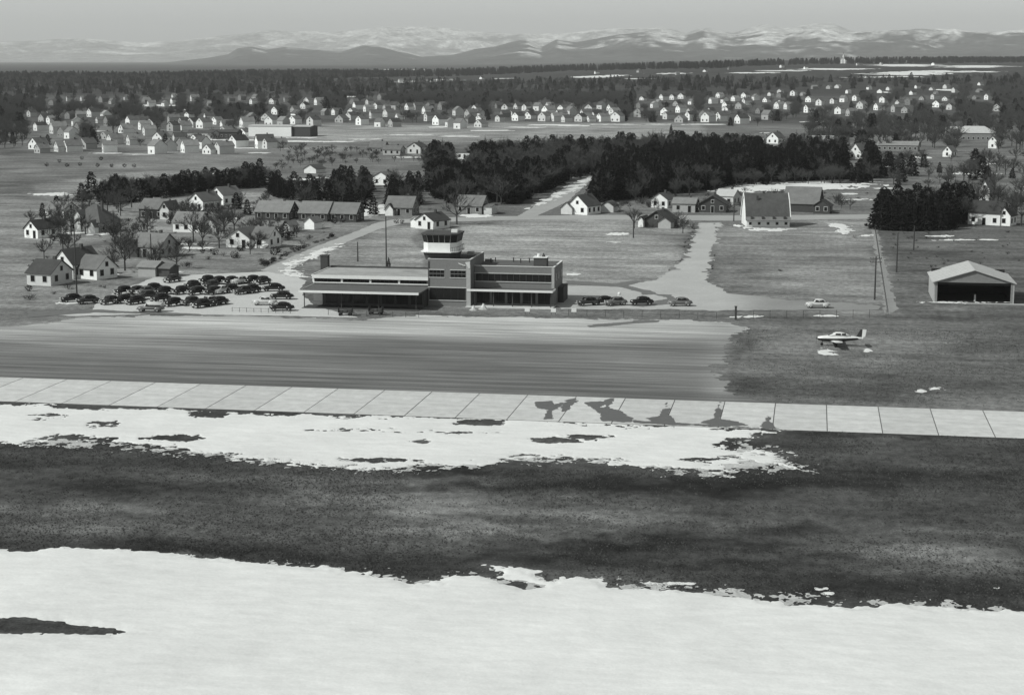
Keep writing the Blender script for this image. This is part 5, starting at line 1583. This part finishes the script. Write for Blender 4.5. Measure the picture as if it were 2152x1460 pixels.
def wood(name, pts, label, cat='woodland'):
    """pts: (x, y, z, height, kind index list)"""
    m = bpy.data.meshes.new(name)
    m.from_pydata([q[:3] for q in pts], [], [])
    n_ = len(pts)
    a = m.attributes.new('idx', 'INT', 'POINT'); a.data.foreach_set('value', [q[4] for q in pts])
    a = m.attributes.new('rot', 'FLOAT_VECTOR', 'POINT'); a.data.foreach_set('vector', np.array([(0, 0, rng.uniform(0, 6.28)) for _ in pts], np.float32).reshape(-1))
    a = m.attributes.new('scl', 'FLOAT_VECTOR', 'POINT')
    sc_ = []
    for q in pts:
        s_ = q[3] / (11 if q[4] < 4 else 12 if q[4] < 10 else 1.6 if q[4] < 15 else .4)
        w_ = s_ * rng.uniform(.9, 1.25)
        sc_.append((w_, w_, s_))
    a.data.foreach_set('vector', np.array(sc_, np.float32).reshape(-1))
    o = link(bpy.data.objects.new(name, m))
    md = o.modifiers.new('scatter', 'NODES'); md.node_group = ng
    return tag(o, label, cat, kind='stuff')


B_, C_, P_, S_ = [0, 1, 2, 3], [4, 5, 6], [7, 8, 9], [10, 11, 12, 13, 14]


def fill(poly, n, hlo, hhi, kinds, avoid=True, seed=0, jitter=True):
    r = random.Random(seed)
    W = np.array([at(*q) for q in poly])
    x0, y0 = W[:, 0].min(), W[:, 1].min(); x1, y1 = W[:, 0].max(), W[:, 1].max()
    out = []; tries = 0
    Wp = W[:, :2]
    while len(out) < n and tries < 60:
        tries += 1
        xs = np.array([r.uniform(x0, x1) for _ in range(n)]); ys = np.array([r.uniform(y0, y1) for _ in range(n)])
        ok = sdf_poly(xs, ys, Wp) < 0
        zs = terrain(xs, ys)
        px, py = project(xs, ys, zs)
        for x, y, z, o_, u, v in zip(xs, ys, zs, ok, px, py):
            if not o_: continue
            h = r.uniform(hlo, hhi)
            if avoid:
                hp = h * F / math.hypot(x, y)
                if any(abs(u - hx_) < hw_ * .8 + hp * .12 and hy_ - 12 < v and v - hp < hy_ - 1 for hx_, hy_, hw_ in house_px):
                    continue
            out.append((x, y, z, h, r.choice(kinds)))
            if len(out) >= n: break
    return out


wood('pine_wood', fill([(1248, 428), (1300, 420), (1400, 408), (1500, 398), (1540, 384), (1700, 380), (1838, 376), (1842, 356), (1700, 350), (1560, 342), (1440, 340), (1340, 356), (1280, 380), (1240, 405)], 1000, 7, 14, P_ * 3 + C_ * 2 + B_, seed=1),
     'large dark pine wood right of the straight road')
wood('pine_wood', fill([(915, 418), (960, 432), (1040, 434), (1090, 430), (1140, 402), (1190, 380), (1226, 372), (1180, 376), (1060, 380), (950, 382), (900, 396)], 380, 6, 12, P_ * 2 + C_ + B_ * 2, seed=2),
     'dark pine wood left of the straight road')
wood('bare_woodland', fill([(905, 345), (1080, 334), (1300, 324), (1420, 320), (1600, 322), (1700, 326), (1800, 334), (1700, 345), (1400, 335), (1250, 370), (1050, 376), (900, 376)], 800, 8, 13, B_ * 3 + P_, seed=3),
     'mixed bare trees behind the dark pine woods')
wood('bare_woodland', fill([(560, 402), (700, 388), (880, 396), (890, 430), (800, 440), (700, 425), (570, 418)], 90, 6, 9, B_ + P_ * 2, seed=4),
     'scattered dark trees between the left field and the road')
wood('bare_woodland', fill([(1700, 310), (1850, 318), (2160, 332), (2400, 330), (2400, 180), (2160, 176), (1950, 190), (1830, 196), (1700, 220)], 1900, 8, 13, B_ * 7 + P_, seed=5),
     'grey bare woodland filling the right side of the town')
wood('bare_woodland', fill([(-200, 300), (520, 285), (540, 262), (900, 258), (1300, 255), (1600, 268), (1700, 240), (1700, 200), (900, 203), (400, 208), (-200, 215)], 4200, 6, 12, B_ * 8 + P_, seed=6),
     'bare trees scattered between the far town houses')
wood('bare_woodland', fill([(-250, 318), (100, 312), (400, 306), (520, 300), (520, 282), (-250, 295)], 90, 6, 10, B_ * 3 + P_, seed=8),
     'trees along the low row of houses beyond the left field')
wood('forest', fill([(-300, 205), (500, 200), (1000, 198), (1500, 192), (1750, 190), (2450, 172), (2450, 160), (1700, 172), (1200, 172), (900, 176), (600, 168), (-300, 172)], 2600, 9, 14, B_ * 3 + P_ * 2 + C_, seed=9),
     'dark forest belt just beyond the town')
wood('forest', fill([(-300, 172), (600, 168), (830, 163), (830, 155), (560, 156), (300, 163), (-300, 161)], 2200, 12, 17, P_ * 2 + C_ * 2 + B_, avoid=False, seed=10),
     'dark forested ridge along the far left horizon')
wood('forest', fill([(830, 164), (1200, 150), (1500, 146), (1700, 136), (2450, 130), (2450, 127.6), (1700, 132), (1500, 140), (1100, 148), (830, 156)], 2400, 13, 18, P_ * 2 + C_ * 2, avoid=False, seed=11),
     'dark line of forest under the mountains at right')


wood('undergrowth', fill([(60, 640), (60, 440), (300, 430), (560, 420), (740, 455), (780, 466), (700, 500), (560, 556), (330, 572), (200, 630)], 170, .7, 2.2, S_[:3] * 3 + S_[3:], seed=12),
     'leafless bushes and weeds around the left-hand houses', 'bushes')
wood('bare_woodland', fill([(60, 600), (60, 440), (300, 430), (560, 420), (740, 455), (640, 510), (480, 545), (250, 590)], 85, 4, 9.5, B_, seed=13),
     'thin bare garden trees between the left-hand houses')
wood('undergrowth', fill([(1250, 447), (1540, 447), (1832, 448), (1832, 405), (1540, 408), (1250, 430)], 70, 1.2, 4.5, S_[:3] + B_, seed=14),
     'bushes and saplings behind the houses at the head of the drive', 'bushes')
wood('undergrowth', fill([(1500, 470), (1508, 480), (1500, 560), (1490, 580), (1496, 560), (1508, 500)], 14, .3, .8, S_[:3], seed=15),
     'dry weeds along the right verge of the drive', 'bushes')
wood('undergrowth', fill([(1450, 480), (1468, 478), (1440, 545), (1405, 582), (1392, 580), (1425, 545)], 22, .3, .9, S_[:3], seed=16),
     'dry weeds along the left verge of the drive', 'bushes')
wood('undergrowth', fill([(1868, 470), (1900, 480), (2150, 490), (2150, 560), (1960, 600), (1900, 650), (1880, 640)], 60, .4, 1.1, S_[:3], seed=17),
     'rough brush on the grass between the track and the hangar', 'bushes')
wood('undergrowth', fill([(560, 560), (600, 540), (660, 512), (700, 500), (698, 497), (640, 518), (540, 560)], 60, .6, 1.2, S_, seed=18),
     'dark weedy verge along the upper side of the road', 'bushes')
wood('undergrowth', fill([(560, 312), (760, 318), (900, 322), (900, 345), (760, 345), (560, 365), (600, 340)], 90, 2, 5.5, B_, seed=19),
     'thin scrub beyond the gardens left of the woods', 'bushes')
def turf(name, poly, n, pale, label, seed):
    r = np.random.default_rng(seed)
    W = np.array([at(*q)[:2] for q in poly])
    out = []
    while len(out) < n:
        x = r.uniform(W[:, 0].min(), W[:, 0].max(), n); y = r.uniform(W[:, 1].min(), W[:, 1].max(), n)
        dens = fbm(x / 14, y / 14, 4, seed) * 1.6 + fbm(x / 2.5, y / 2.5, 3, seed + 5) * .8
        ok = (sdf_poly(x, y, W) < 0) & (dens > r.uniform(-.6, .6, n))
        px, py = project(x, y, np.zeros_like(x))
        tn = ground_tone(px, py)
        for a, b, o_, t_ in zip(x.tolist(), y.tolist(), ok.tolist(), tn.tolist()):
            if o_:
                out.append((a, b, 0.0, .07 + .13 * float(r.random()), 15 if r.random() < pale + t_ * 2.6 else 16))
    wood(name, out[:n], label, 'grass')


turf('grass_tufts', [(-100, 925), (300, 945), (900, 985), (1600, 990), (1700, 905), (2260, 925), (2260, 1285), (1900, 1262), (1300, 1232), (900, 1215), (600, 1185), (-100, 1150)], 40000, .2, 'rough tufts of winter grass across the dark foreground', 61)
turf('grass_tufts', [(1560, 690), (2260, 690), (2260, 862), (1660, 845), (1545, 820), (1530, 760)], 8000, .35, 'rough grass tufts around the parked aircraft', 62)
wood('bare_woodland', fill([(215, 424), (400, 408), (560, 392), (560, 378), (400, 394), (215, 410)], 70, 6, 9.5, B_ * 2 + P_, seed=20),
     'tangle of bare trees thickening the dark row behind the left houses')
wood('bare_woodland', fill([(1850, 484), (2030, 470), (2030, 450), (1850, 465)], 26, 8, 13, B_ * 2 + P_, seed=22),
     'bare trees mixed into the pine clump above the hangar')
wood('bare_woodland', fill([(1242, 432), (1300, 428), (1400, 416), (1500, 406), (1540, 392), (1838, 384), (1838, 378), (1540, 386), (1400, 408), (1245, 424)], 60, 5, 9, B_ * 2 + P_, seed=23),
     'bare saplings along the front of the large pine wood')
wood('bare_woodland', fill([(1850, 392), (2160, 420), (2160, 335), (1990, 338), (1850, 345)], 60, 4, 10, B_ * 3 + P_, seed=24),
     'scattered bare trees in the fields above the right pine clump')
wood('bare_woodland', fill([(2040, 470), (2160, 480), (2160, 420), (2080, 425), (2040, 440)], 16, 7, 11, B_, seed=25),
     'bare trees around the white houses at the right edge')
